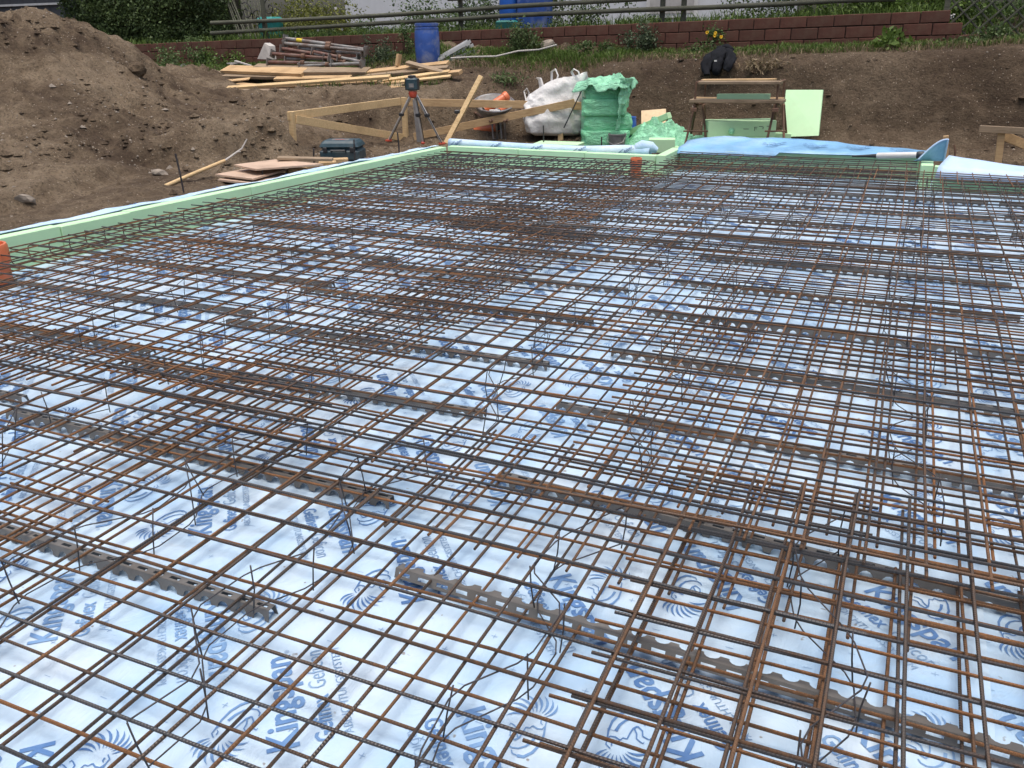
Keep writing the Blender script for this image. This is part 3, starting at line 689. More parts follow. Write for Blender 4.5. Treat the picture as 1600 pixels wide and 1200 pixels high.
spacer(-1.16, 1.765, -.045, 'tipped over grey plastic spacer showing its toothed side, near the front', tip=rad(68), z=.035)
ORD = ['first', 'second', 'third', 'fourth', 'fifth', 'sixth', 'seventh', 'eighth', 'ninth', 'tenth', 'eleventh', 'twelfth']
for i, (y_, a) in enumerate(((2.395, -.08), (3.045, -.045), (3.75, -.055), (4.42, -.03), (5.08, -.04), (5.75, -.03), (6.42, -.02), (7.1, -.03), (7.8, -.02), (8.5, 0))):
    spacer(-1.17 + random.uniform(-.03, .03), y_, a, 'grey slotted plastic channel, %s beyond the tipped one in its column' % ORD[i])
for i, (y_, a) in enumerate(((1.475, -.005), (2.115, -.008), (2.76, .05), (3.42, .02), (4.1, .02), (4.78, 0), (5.45, .02), (6.1, 0), (6.8, .01), (7.5, 0), (8.2, 0))):
    spacer(-3.27 + random.uniform(-.03, .03), y_, a, 'grey slotted plastic channel, %s from the front in the column left of the tipped one' % ORD[i])
for i, (y_, a) in enumerate(((2.2, .02), (2.9, .0), (3.55, .02), (4.25, .0), (4.9, .02), (5.6, .0), (6.3, 0), (7.0, .01), (7.7, 0), (8.3, 0))):
    spacer(-5.2 + (y_ - 2) * .09, y_, a, 'grey slotted plastic channel, %s from the front in the column along the left foam boards' % ORD[i])
for i, y_ in enumerate((3.7, 4.4, 5.1, 5.8, 6.5, 7.2, 7.9, 8.5)): spacer(.78, y_, -.03, 'grey slotted plastic channel, %s from the front in the column at the right picture edge' % ORD[i])

# wire spacers: zigzag top and bottom wires joined by upright legs
def wire_spacer(x, y, rz, seed):
    r = random.Random(seed); root = empty('wire_spacer', (x, y, ZL + .01), 'dark zigzag wire spacer standing between the two mesh layers', 'wire spacer', 'zigzag wire spacers between the mesh layers', rz)
    h = .122; n_ = 9; pts = []
    for i in range(n_):
        s = 1 if (i // 2) % 2 == 0 else -1
        pts.append((s * .06 + r.gauss(0, .012), i * .17 + r.gauss(0, .014)))
    ln = [(r.gauss(0, .016), r.gauss(0, .016)) for _ in range(n_)]
    def soft(P):
        out = [P[0]]
        for a, b, c in zip(P, P[1:], P[2:]):
            A, B_, C_ = Vector(a), Vector(b), Vector(c); out += [B_.lerp(A, .14), B_.lerp(C_, .14)]
        return out + [P[-1]]
    top = [(p[0] + d[0], p[1] + d[1], h + r.gauss(0, .004)) for p, d in zip(pts, ln)]; bot = [(p[0], p[1], .004) for p in pts]
    for nm, P in (('top_wire', top), ('bottom_wire', bot)):
        mb = MB(); mb.tube(soft(P), .0021, 5); mesh_obj(nm, mb.mesh(nm, None, True), M['wire'], root)
    for a, b in zip(top, bot):
        mb = MB(); mb.tube([(b[0], b[1], -.012), ((a[0] + b[0]) / 2 + r.gauss(0, .004), (a[1] + b[1]) / 2, h / 2), (a[0], a[1], h + .010)], .0022, 5); mesh_obj('leg', mb.mesh('leg', None, True), M['wire'], root)
sd_ = 0
for xx in (.10, -.70, -1.29, -2.12, -2.85, -3.6, -4.35, .85):
    y = .82 + (hash(str(xx)) % 7) * 0 + random.uniform(-.1, .1)
    while y < 8.6:
        if not (xx < left_x(y) + .5):
            sd_ += 1; wire_spacer(xx + random.gauss(0, .05), y, random.gauss(0, .05), sd_)
        y += 1.55 + random.uniform(0, .25)

# ================================================================== FOAM EDGE BOARDS
XG = 'green foam edge boards around the slab'
def edge_board(p, q, inward, z0, z1, th, lab, taper=0):
    # p,q: inner top edge ends; inward: unit vector towards the slab
    p = Vector((*p, 0)); q = Vector((*q, 0)); d = (q - p).normalized(); nrm = -Vector((*inward, 0))
    mb = MB(); mb.beam(p + nrm * th / 2 + Vector((0, 0, (z0 + z1) / 2)) + d * .0015, q + nrm * th / 2 + Vector((0, 0, (z0 + z1) / 2)) - d * .0015, th, z1 - z0, bev=.004)
    return solo(mb, 'edge_board', M['xps'], lab, 'foam board', XG)
yj = [1.0, 2.2, 3.45, 4.22, 4.80, 6.05, 7.30, 8.45, 9.15]
labs = ['green foam edge board beyond the orange pipe, out towards the camera', 'green foam edge board behind the orange pipe', 'green foam edge board starting right of the orange pipe', 'short green foam edge board right of the first upright joint',
        'green foam edge board below the long wooden stick', 'green foam edge board below the plywood sheets', 'green foam edge board in front of the tool case', 'green foam edge board ending at the far left corner']
for i in range(8):
    e = random.uniform(-.006, .006)
    edge_board((left_x(yj[i]) + e, yj[i]), (left_x(yj[i + 1]) + e, yj[i + 1]), (1, -.095), -.06, .235 + random.uniform(-.006, .006), .10, labs[i])
xj = [-4.95, -4.05, -3.25, -2.45]
for i, lb in enumerate(['green foam edge board at the far left corner, in front of the rolled membrane', 'green foam edge board in the middle of the rolled membrane', 'green foam edge board at the right end of the rolled membrane, before the step']):
    edge_board((xj[i], 9.17 + .01 * i), (xj[i + 1], 9.17 + .012 * i), (0, -1), -.06, .235 - .006 * i, .10, lb)
edge_board((-2.44, 9.17), (-2.44, 9.86), (-1, 0), -.06, .232, .10, 'short green foam board turning the step of the far edge')
for i, (a, b) in enumerate([(-2.33, -1.55), (-1.55, -.3), (-.3, .12)]):
    edge_board((a, 9.76), (b, 9.76), (0, -1), -.06, .225 + .004 * i, .10, ['green foam edge board under the left end of the blue flap', 'green foam edge board under the middle of the blue flap', 'green foam edge board under the white cartridge'][i])
edge_board((.13, 9.28), (.13, 9.86), (-1, 0), -.06, .228, .11, 'short green foam board at the right step under the blue fold')
edge_board((.25, 9.22), (1.6, 9.22), (0, -1), -.06, .228, .10, 'green foam edge board under the white hanging sheet')
edge_board((1.6, 9.22), (3.0, 9.22), (0, -1), -.06, .228, .10, 'green foam edge board continuing past the white hanging sheet')

# membrane turned over the edges ------------------------------------------------
def ribbon(name, lines, mat, parent=None, th=.004):
    # lines: list of polylines with equal length -> solid sheet
    nr, nc = len(lines), len(lines[0]); mb = MB()
    mb.add([p for l in lines for p in l], [(i * nc + j, i * nc + j + 1, (i + 1) * nc + j + 1, (i + 1) * nc + j) for i in range(nr - 1) for j in range(nc - 1)])
    o = mb.build(name, mat, parent, True, rad(60)) if parent else None
    if o is None:
        v = np.array(mb.v); c = v.mean(0); o = mesh_obj(name, mb.mesh(name, c, True, rad(70)), mat); o.location = c
    md = o.modifiers.new('thick', 'SOLIDIFY'); md.thickness = th; md.offset = 0
    return o
def print_strip(parent, fn, items, mat):
    # small lettering following a surface fn(u,v)->point
    for (u0, v0, sc, du, dv) in items:
        V = []
        for a, c in DV:
            uu = u0 + sc * (a * du[0] + c * dv[0]); vv = v0 + sc * (a * du[1] + c * dv[1]); q = fn(uu, vv); V.append((q[0] - parent.location.x, q[1] - parent.location.y, q[2] - parent.location.z))
        me = bpy.data.meshes.new('print'); me.from_pydata(V, [], DF); me.update(); mesh_obj('print', me, mat, parent)
# left: strip lying over the outside of the boards
rt = empty('membrane_flap', (-5.4, 6, .2), 'wrinkled printed membrane flap folded over the outside of the left green boards', 'membrane')
def left_flap(u, v):   # u along Y, v 0..1 outward
    lx = left_x(u) - .100; o_ = v * .17
    zz = .243 + .010 * float(fbm(np.array([u]), np.array([v]), 2.0, 2, 3.0)[0]) + .018 * float(fbm(np.array([u]), np.array([v * .3]), 6.0, 2, 7.0)[0]) * v - (max(0, v - .55) / .45) ** 1.5 * .10
    return (lx - o_ - .02 * float(fbm(np.array([u]), np.array([0.]), 3.0, 2, 4.0)[0]) * v, u, zz)
us = np.arange(1.0, 9.20, .05)
ribbon('sheet', [[left_flap(u, v) for v in np.linspace(0, 1, 7)] for u in us], M['membrane'], rt)
print_strip(rt, lambda u, v: (lambda q: (q[0], q[1], q[2] + .006))(left_flap(u, v)), [(1.2 + k * .42, .55, .42, (0.72, 4.2), (-.72, 4.2)) for k in range(18) if 1], M['ink_dark'])
# far: rolled membrane
rt = empty('membrane_roll', (-3.7, 9.36, .25), 'rolled up printed membrane lying behind the far green boards', 'membrane')
def roll_pt(u, a, rr_=None):
    rr_ = .052 + .010 * float(fbm(np.array([u]), np.array([a * .4]), 3.0, 2, 1.8)[0]) if rr_ is None else rr_
    return (u, 9.355 + .02 * math.sin(u * 2.1) + rr_ * math.cos(a) * 1.15, .235 + rr_ * math.sin(a) * (1 - .15 * math.sin(u * 3)) + .03 * max(0, (-4.6 - u)) )
ux = np.arange(-5.02, -2.5, .06)
ribbon('sheet', [[roll_pt(u, a) for a in np.linspace(-.6, 2 * math.pi - .9, 16)] for u in ux], M['membrane'], rt)
print_strip(rt, lambda u, v: roll_pt(u, v, .068), [(-4.95 + k * .52, 3.55, .5, (.7, -8.0), (.7, 8.0)) for k in range(5)], M['ink_dark'])
mb = MB(); mb.tube([(-2.72, 9.36, .27), (-2.66, 9.38, .29), (-2.56, 9.40, .28), (-2.50, 9.42, .25)], [.05, .068, .062, .03], 12); mb.build('crumpled_end', M['membrane'], rt, True)
# far right: blue flap, fold and white hanging sheet
rt = empty('membrane_flap', (-1.0, 9.85, .23), 'large blue membrane flap billowing over the far green boards', 'membrane')
def flap_pt(u, v):  # u 0..1 left to right, v 0..1 front to back
    x = -2.35 + u * 2.62; lift = .06 * math.sin(math.pi * min(1, max(0, (u * 1.12)) ** .85)) ** 1.2 if u * 1.12 < 1 else 0
    lift += .02 * math.sin(math.pi * min(1, u * 3)) * (1 if u < .33 else 0) + .015
    y = 9.70 + v * .55 + .03 * math.sin(u * 9)
    if u < .35: y -= (.35 - u) * .12
    z = .243 + lift * v ** 1.2 + .026 * float(fbm(np.array([x]), np.array([y]), 4.4, 3, 2.6)[0]) * v
    if v < .18: z -= (.18 - v) * .3 * (1 if u < .42 else .0)
    return (x, y, z)
ribbon('sheet', [[flap_pt(u, v) for v in np.linspace(0, 1, 10)] for u in np.linspace(0, 1, 46)], M['blue_film'], rt)
print_strip(rt, lambda u, v: (lambda q: (q[0], q[1] - .006, q[2] + .020))(flap_pt(min(1, max(0, u)), min(1, max(0, v)))), [(.36 + .165 * k, .40, .82, (.27, 1.0), (-.20, 1.1)) for k in range(4)], M['ink_dark'])
rt = empty('membrane_fold', (.2, 9.6, .24), 'upturned blue membrane fold with a white rim at the right step', 'membrane')
L1 = []
for t in np.linspace(0, 1, 14):
    a = math.pi * t * .5
    L1.append([(.06 + .27 * t + .04 * s * (1 - t), 9.52 - .12 * s + .06 * t, .235 + (.03 + .19 * math.sin(a)) * s) for s in np.linspace(0, 1, 6)])
ribbon('sheet', L1, M['blue_film'], rt)
mb = MB(); mb.tube([l[-1] for l in L1], .008, 6); mb.tube([L1[-1][k] for k in range(6)], .010, 6); mb.build('rim', M['membrane_edge'], rt, True)
def white_pt(u, v):
    x = .26 + u * 2.4; y = 9.38 - v * .28
    z = .237 + .06 * (1 - v) * math.exp(-u * 9) + .025 * (1 - v) * math.sin(u * 7 + 1) ** 2 - .015 * v + .01 * float(fbm(np.array([x]), np.array([y]), 2.4, 2, 2.0)[0])
    if v > .82: z -= (v - .82) * .45
    return (x + .10 * (1 - v) * (1 - u), y, z)
rt = empty('membrane_flap', (1.4, 9.4, .24), 'white membrane sheet hanging over the right end of the far boards', 'membrane')
ribbon('sheet', [[white_pt(u, v) for v in np.linspace(0, 1, 12)] for u in np.linspace(0, 1, 40)], M['membrane_edge'], rt)
# sealant cartridge gun lying on the foam edge
rt = empty('sealant_gun', (-.05, 9.72, .24), 'white sealant cartridge with black nozzle and black end on the foam edge', 'sealant gun')
a, b = Vector((-.52, 9.66, .238)), Vector((.16, 9.60, .285)); d = (b - a)
MB().tube([a, a + d * .18, a + d * .34], [.009, .013, .02], 10).build('nozzle', M['black'], rt, True)
MB().tube([a + d * .34, a + d * .36, a + d * .88], [.02, .03, .03], 14).build('cartridge', M['white_paint'], rt, True)
MB().tube([a + d * .88, a + d * .90, a + d * .97, a + d * 1.0], [.03, .036, .036, .02], 14).build('end_cap', M['black'], rt, True)

# orange pipes in the slab
def pipe_stub(p, r, h, lab):
    rt = empty('pipe_stub', p, lab, 'pipe')
    MB().lathe(p, [(r, -.05), (r, h - .05), (r * 1.02, h - .045)], 28).build('pipe', M['orange'], rt, True)
    MB().lathe(p, [(r * 1.0, h * .52), (r * 1.13, h * .56), (r * 1.13, h * .94), (r * 1.07, h), (r * .93, h), (r * .93, h * .6)], 28).build('socket', M['orange'], rt, True)
    MB().lathe(p, [(r * .9, h * .86), (.0, h * .86)], 28).build('plug', M['orange'], rt)
    MB().lathe(p, [(r * 1.02, 0.004), (r * 1.22, .004), (r * 1.2, .02), (r * 1.02, .024)], 28).build('collar', M['black'], rt, True)
q = PZ(-7, 442, .02); pipe_stub((q.x, q.y, .0), .105, .27, 'orange drain pipe stub sticking out of the mesh by the left green boards')
pipe_stub((-2.60, 8.97, .0), .055, .225, 'small orange drain pipe stub under the far green board by the step')

# ================================================================== BACKGROUND: wall, fence, garden, houses
def leaf_cloud(name, mat, pts, size, parent, seed, up=0.35, aspect=.55):
    r = np.random.default_rng(seed); n_ = len(pts); pts = np.asarray(pts, float)
    d = r.normal(size=(n_, 3)); d[:, 2] += up; d /= np.linalg.norm(d, axis=1)[:, None]
    e = r.normal(size=(n_, 3)); e -= d * (e * d).sum(1)[:, None]; e /= np.linalg.norm(e, axis=1)[:, None]
    s = size * r.uniform(.55, 1.35, (n_, 1)); a = pts; tip = a + e * s; f = np.cross(d, e); mid = a + e * s * .5 + d * s * .12
    V = np.stack([a, mid + f * s * aspect * .5, tip, mid - f * s * aspect * .5], 1).reshape(-1, 3)
    if parent is not None: V = V - np.array(parent.location)
    fs = np.arange(n_ * 4).reshape(-1, 4)
    me = bpy.data.meshes.new(name); me.vertices.add(len(V)); me.vertices.foreach_set('co', V.ravel()); me.loops.add(fs.size); me.loops.foreach_set('vertex_index', fs.ravel().astype(np.int32))
    me.polygons.add(n_); me.polygons.foreach_set('loop_start', np.arange(0, fs.size, 4, dtype=np.int32)); me.update(calc_edges=True)
    return mesh_obj(name, me, mat, parent)
def bush(name, c, rx, ry, rz_, n_, size, mat, label, cat, seed, group=None, stems=8, flowers=None):
    r = np.random.default_rng(seed); rt = empty(name, c, label, cat, group)
    k = max(5, int(n_ / 130)); cl = r.normal(size=(k, 3)); cl /= np.linalg.norm(cl, axis=1)[:, None]; cl *= r.uniform(.3, 1.0, (k, 1)) ** .6
    cl[:, 2] = np.abs(cl[:, 2] + .25) * .95
    P = cl[r.integers(0, k, n_)] + r.normal(size=(n_, 3)) * .19
    P = P[P[:, 2] > -.02]; P = P * np.array([rx, ry, rz_]) + np.array(c)
    leaf_cloud('foliage', mat, P, size, rt, seed)
    mb = MB()
    for i in range(stems):
        q = cl[i % k] * np.array([rx, ry, rz_]) * .9; mb.tube([(c[0] + q[0] * .15, c[1] + q[1] * .15, c[2] - .05), (c[0] + q[0] * .6, c[1] + q[1] * .6, c[2] + q[2] * .5), (c[0] + q[0], c[1] + q[1], c[2] + q[2])], [.008, .006, .003], 4)
    mb.build('stem', M['twig'], rt)
    if flowers:
        mb = MB()
        for p in flowers[1]:
            for a in np.linspace(0, 6.28, 8)[:-1]:
                mb.tube([p, (p[0] + .022 * math.cos(a), p[1] - .012, p[2] + .022 * math.sin(a))], [.005, .009], 4)
        mb.build('blossom', flowers[0], rt)
    return rt
def blades(name, mat, x, y, z, h, wd, seed, lean=.35):
    r = np.random.default_rng(seed); n_ = len(x); a = r.uniform(0, 6.28, n_); h = h * r.uniform(.5, 1.3, n_); l = r.normal(0, lean, (n_, 2)) * h[:, None]
    b = np.stack([x, y, z], 1); sx = np.stack([np.cos(a) * wd, np.sin(a) * wd, 0 * a], 1)
    m = b + np.stack([l[:, 0] * .35, l[:, 1] * .35, h * .6], 1); t = b + np.stack([l[:, 0], l[:, 1], h * (1 - .3 * np.hypot(l[:, 0], l[:, 1]) / h)], 1)
    V = np.stack([b - sx, b + sx, m + sx * .8, m - sx * .8, t], 1).reshape(-1, 3); i = np.arange(n_) * 5
    F4 = np.stack([i, i + 1, i + 2, i + 3], 1); F3 = np.stack([i + 3, i + 2, i + 4], 1)
    me = bpy.data.meshes.new(name); me.from_pydata(V.tolist(), [], F4.tolist() + F3.tolist()); me.update()
    o = mesh_obj(name, me, mat); tag(o, kind='stuff'); return o
# wall of large red-brown blocks
wroot = empty('block_wall', (-7, 14.05, 1.2), 'low garden wall of large red-brown blocks above the soil bank', 'wall')
def block_me(L, h):
    mb = MB(); mb.box((0, 0, 0), (L, .20, h), None, .006); return mb.mesh('block', None, False)
bw, bh = .372, .157; slope = math.atan(.0205)
bm_full = block_me(bw - .012, bh - .010); bm_full.materials.append(M['block'])
for c_ in range(4):
    x = .26 - (bw * .5 if c_ % 2 == 0 else 0)
    if c_ > 0: x = .26 + .17 - (0 if c_ % 2 == 0 else bw * .5)
    while x > -16:
        zt = wall_top(x) - bh * (c_ + .5)
        o = bpy.data.objects.new('block', bm_full); link(o); o.parent = wroot
        o.location = (x - wroot.location.x, random.uniform(-.004, .004), zt - wroot.location.z + random.uniform(-.003, .003)); o.rotation_euler = (0, -slope, random.gauss(0, .003))
        x -= bw
mb = MB(); mb.beam((-16.2, 14.062, wall_top(-16.2) - .33), (.25, 14.062, wall_top(.25) - .33), .17, .60, bev=0); mb.build('joint_fill', M['mortar'], wroot)

# grass on the bank
def band(n_, seed, xr, yr, dens=None):
    r = np.random.default_rng(seed); x = r.uniform(*xr, n_); y = r.uniform(*yr, n_); 
    if dens is not None:
        k = r.random(n_) < dens(x, y); x, y = x[k], y[k]
    return x, y, terrain_z(x, y)
lip = lambda x: 13.20 + .10 * fbm(x, x * 0 + 3.0, 1.0, 2, 1.3)
x, y, z = band(42000, 21, (-9, 2.2), (12.9, 13.96), lambda x, y: np.clip((y - lip(x)) / .35, 0, 1) * np.clip((13.93 - y) / .25, .12, 1) * (0.35 + .65 * (fbm(x, y, 2.0, 2, 1.7) > -.25)))
blades('grass', M['grass'], x, y, z - .01, .055 + .09 * np.clip(.5 + fbm(x, y, 8.0, 2, 1.6), 0, 1.2) * np.clip((14.0 - y) / .7, .18, 1), .006, 1)
x, y, z = band(9000, 22, (-9, 2.2), (12.85, 13.5), lambda x, y: np.clip(1 - np.abs(y - lip(x) - .1) / .22, 0, 1))
blades('dry_grass', M['dry'], x, y, z - .01, .11, .005, 2, .6)
x, y, z = band(20000, 23, (-14.5, -8.5), (12.6, 13.96), lambda x, y: np.clip((y - 12.9) / .5 + .1 * fbm(x, y, 1, 2, 1.5), 0, .9))
blades('grass', M['grass'], x, y, z - .01, .09, .007, 3)
x, y, z = band(2500, 24, (-9.6, -6.0), (11.6, 12.9), lambda x, y: (fbm(x, y, 5.0, 2, 1.1) > .28) * .8)
blades('grass', M['grass'], x, y, z - .01, .10, .005, 4)
r = np.random.default_rng(31); x = r.uniform(-18, 4, 30000); y = r.uniform(14.2, 17.5, 30000); k = r.random(30000) < np.clip(.5 + fbm(x, y, 3.0, 2, .8), .1, 1); x, y = x[k], y[k]
blades('grass', M['grass'], x, y, garden_z(x, y) - .01, .24, .008, 5)

sdn = 100
def B(name, px, py, Y, rx, ry, rz_, n_, size, mat, label, cat='bush', garden=False, **k):
    global sdn; sdn += 1; q = PY(px, py, Y)
    z = float(garden_z(np.array([q.x]), np.array([Y]))[0]) if garden else tz(q.x, Y)
    return bush(name, (q.x, Y, z), rx, ry, rz_, n_, size, M[mat], label, cat, sdn, **k)
B('weed_bush', 290, 100, 13.55, .75, .25, .42, 1500, .055, 'shrub', 'leafy weeds growing against the block wall beside the soil heap')
B('weed_bush', 350, 95, 13.6, .45, .22, .30, 700, .05, 'grass', 'low green weeds in front of the block wall beside the white cup')
B('weed_bush', 600, 95, 13.55, .30, .22, .42, 800, .045, 'shrub_grey', 'grey-green weed bush between the steel props and the blue drum')
B('weed_bush', 575, 105, 13.4, .16, .14, .52, 350, .04, 'shrub_grey', 'tall thin weed beside the end plates of the steel props')
B('weed_bush', 632, 92, 13.6, .22, .18, .40, 500, .04, 'shrub', 'small dark weed just left of the blue drum')
B('weed_bush', 712, 97, 13.45, .40, .22, .14, 400, .04, 'grass', 'low weeds around the grey metal profiles right of the drum')
B('weed_bush', 812, 78, 13.75, .42, .22, .52, 1700, .045, 'hedge', 'dense dark bush covering the block wall below the blue containers')
B('weed_bush', 925, 78, 13.6, .34, .2, .17, 450, .045, 'shrub', 'broad low weed in front of the block wall above the white sack')
B('weed_bush', 1003, 75, 13.75, .32, .2, .36, 1100, .045, 'shrub_grey', 'rounded grey-green bush against the block wall left of the dandelions')
q = [PY(1105, 51, 13.7), PY(1118, 52, 13.7), PY(1117, 56, 13.7), PY(1127, 58, 13.7)]
B('flowering_weed', 1110, 70, 13.75, .30, .18, .26, 650, .045, 'shrub', 'weed with yellow dandelion flowers above the black jacket', 'flowers', flowers=(M['petal'], q))
B('grass_tuft', 1400, 70, 13.55, .30, .2, .2, 420, .09, 'grass', 'bright grass tuft below the right end of the block wall', 'grass')
B('weed_bush', 1545, 78, 13.7, .60, .2, .15, 800, .05, 'hedge', 'dark weeds at the foot of the lattice fence')
# hanging tufts over the bank
for i, (px, py, lab) in enumerate([(792, 112, 'trailing weed hanging over the bank left of the white sack'), (905, 98, 'dry grass tuft hanging over the bank behind the white sack'), (1195, 92, 'pale dry grass tuft hanging over the bank right of the jacket')]):
    q = PY(px, py, 12.98); z = tz(q.x, 12.98); r = np.random.default_rng(60 + i); n_ = 260
    rt = empty('grass_tuft', (q.x, 12.98, z), lab, 'grass')
    P = np.stack([q.x + r.normal(0, .16, n_), 12.96 - np.abs(r.normal(0, .07, n_)), z - np.abs(r.normal(0, .09, n_)) + .06], 1); leaf_cloud('foliage', M['dry'] if i else M['shrub'], P, .09, rt, i, up=.1, aspect=.18)

# garden behind
def hedge():
    a = PY(92, 30, 14.9); b = PY(345, 30, 14.9); x0, x1 = a.x, b.x; z0 = 1.1; z1 = 2.9
    rt = empty('hedge', ((x0 + x1) / 2, 15.3, z0), 'tall dense dark green hedge behind the wall and the soil heap', 'hedge')
    mb = MB(); mb.box(((x0 + x1) / 2, 15.65, (z0 + z1) / 2), (x1 - x0 - .5, .4, z1 - z0 - .2)); mb.build('dark_core', M['twig'], rt)  # added dark box, makes the hedge opaque and its depth dark
    r = np.random.default_rng(5); n_ = 34000; x = r.uniform(x0 - .05, x1 + .1, n_); z = z0 + (z1 + .15 - z0) * r.random(n_); 
    y = 14.98 + .16 * fbm(x, z, 3.0, 3, 1.6) + np.abs(r.normal(0, .12, n_))
    y = np.where(r.random(n_) < .2, 15.0 + r.random(n_) * .9, y)
    leaf_cloud('foliage', M['hedge'], np.stack([x, y, z], 1), .062, rt, 7, .3, .7)
hedge()
B('garden_bush', 500, 30, 15.6, .95, .5, .75, 3200, .06, 'shrub_lime', 'yellow-green garden bush behind the rails, with an open white bloom', garden=True, flowers=(M['petal_white'], [PY(525, 13, 15.2)]))
B('garden_bush', 440, 8, 16.0, .8, .5, 1.0, 2000, .06, 'shrub_lime', 'tall yellow-green bush above the teal bin', garden=True)
B('garden_bush', 590, 36, 15.2, .55, .3, .40, 1300, .055, 'shrub', 'sparse green shrub in front of the white house wall at left', garden=True)
B('garden_bush', 690, 25, 15.3, 1.0, .4, .75, 3600, .06, 'shrub', 'broad green garden shrub behind the rails above the blue drum', garden=True)
B('garden_bush', 755, 18, 15.5, .45, .4, .85, 1300, .06, 'shrub_grey', 'upright shrub left of the blue containers', garden=True)
B('garden_bush', 885, 15, 15.4, .50, .4, .75, 1700, .055, 'hedge', 'dark shrub right of the blue containers', garden=True)
B('garden_bush', 955, 18, 15.3, .6, .3, .65, 420, .06, 'hedge', 'thin twiggy shrub in front of the white house wall', garden=True, stems=22)
B('garden_bush', 1010, 30, 14.7, .65, .2, .20, 700, .045, 'shrub', 'low green plants on top of the block wall below the white house', garden=True)
B('garden_bush', 1155, 10, 15.4, .35, .3, .7, 260, .05, 'hedge', 'bare twiggy shrub at the right end of the white house wall', garden=True, stems=26)
B('garden_bush', 1235, 12, 15.2, .75, .4, .75, 2600, .055, 'hedge', 'dark bush right of the white house', garden=True)
B('garden_bush', 1390, 10, 15.0, 1.1, .4, .48, 3000, .07, 'grass', 'long grassy bush behind the right end of the block wall', garden=True)
B('garden_bush', 1545, 15, 15.2, 1.0, .4, .9, 3200, .055, 'shrub', 'green shrub growing behind the lattice fence', garden=True)
B('garden_bush', 1475, 10, 15.6, .45, .3, .9, 900, .07, 'shrub_lime', 'yellow-green shrub glimpsed through the lattice fence', garden=True)
B('garden_bush', 300, 50, 14.5, .5, .2, .2, 600, .05, 'shrub', 'small green plants under the hedge on top of the wall', garden=True)
B('garden_bush', 480, 50, 14.55, .9, .2, .17, 1200, .045, 'shrub', 'white-flecked ground plants on the wall above the steel props', garden=True, flowers=(M['petal_white'], [PY(x_, y_, 14.45) for x_, y_ in ((497, 47), (520, 44), (535, 46), (462, 50))]))
# rail fence
fr = empty('rail_fence', (-5, 14.42, 1.5), 'weathered wooden fence of two round rails along the top of the wall', 'fence')
for pts in ([(330, 36), (600, 24), (800, 10), (1010, -2)], [(330, 52), (600, 36), (800, 24), (1010, 15), (1210, 7), (1400, -2)], [(700, -2), (900, -12), (1400, -30)]):
    P = [PY(px, py, 14.42) for px, py in pts]
    for a, b in zip(P, P[1:]): MB().tube([a, (a + b) / 2 + Vector((0, 0, random.uniform(-.012, .012))), b], [.040, .036, .039], 10).build('rail', M['wood_dark'], fr, True)
for px, h in ((412, 1), (1035, .6), (1068, .6), (720, .6)):
    q = PY(px, 20, 14.50); z0 = wall_top(q.x) - .2; MB().tube([(q.x, 14.50, z0), (q.x, 14.50, 2.6)], [.045, .042], 8).build('post', M['wood_dark'], fr, True)
# white house, dark shed
a, b = PY(540, 20, 19.5), PY(1195, 20, 19.5)
hs = empty('house', ((a.x + b.x) / 2, 20, 1.2), 'white rendered house behind the garden shrubs', 'house')
MB().box(((a.x + b.x) / 2, 22.0, 3.4), (b.x - a.x, 5, 5.2)).build('wall', M['render_white'], hs)
MB().box(((a.x + b.x) / 2, 19.47, .95), (b.x - a.x + .04, .06, .62)).build('plinth', M['concrete'], hs)
c0 = PY(1050, 8, 19.44); wn = MB(); wn.box((c0.x, 19.46, 2.30), (1.1, .08, 1.2)); w1 = wn.build('panel_frame', M['white_paint'], hs)
g = MB().box((c0.x, 19.415, 2.30), (.94, .02, 1.04)).build('pane', M['concrete'], w1)  # framed grey panel stands for a shadowed grey part of the wall
mb = MB(); mb.prism([(a.x - .3, 19.1, 6.0), (a.x - .3, 24.9, 6.0), (a.x - .3, 22, 8.2)], (b.x - a.x + .6, 0, 0)); mb.build('roof', M['dark_grey'], hs)
a, b = PY(-160, 20, 17.5), PY(100, 20, 17.5)
sh = empty('shed', ((a.x + b.x) / 2, 18.5, 1), 'dark grey clad shed behind the soil heap and hedge', 'shed')
nb_ = 14
for i in range(nb_): MB().box((a.x + (b.x - a.x) * (i + .5) / nb_, 17.52, 1.9), ((b.x - a.x) / nb_ - .012, .04, 2.4)).build('board', M['dark_grey'], sh)
MB().box(((a.x + b.x) / 2, 18.8, 1.9), (b.x - a.x, 2.4, 2.4)).build('wall', M['black'], sh)
MB().box(((a.x + b.x) / 2, 17.46, PY(20, 8, 17.4).z), (b.x - a.x, .05, .05)).build('trim', M['alu'], sh)
mb = MB(); mb.prism([(a.x - .2, 17.2, 3.1), (a.x - .2, 20.2, 3.1), (a.x - .2, 18.7, 3.9)], (b.x - a.x + .4, 0, 0)); mb.build('roof', M['dark_grey'], sh)
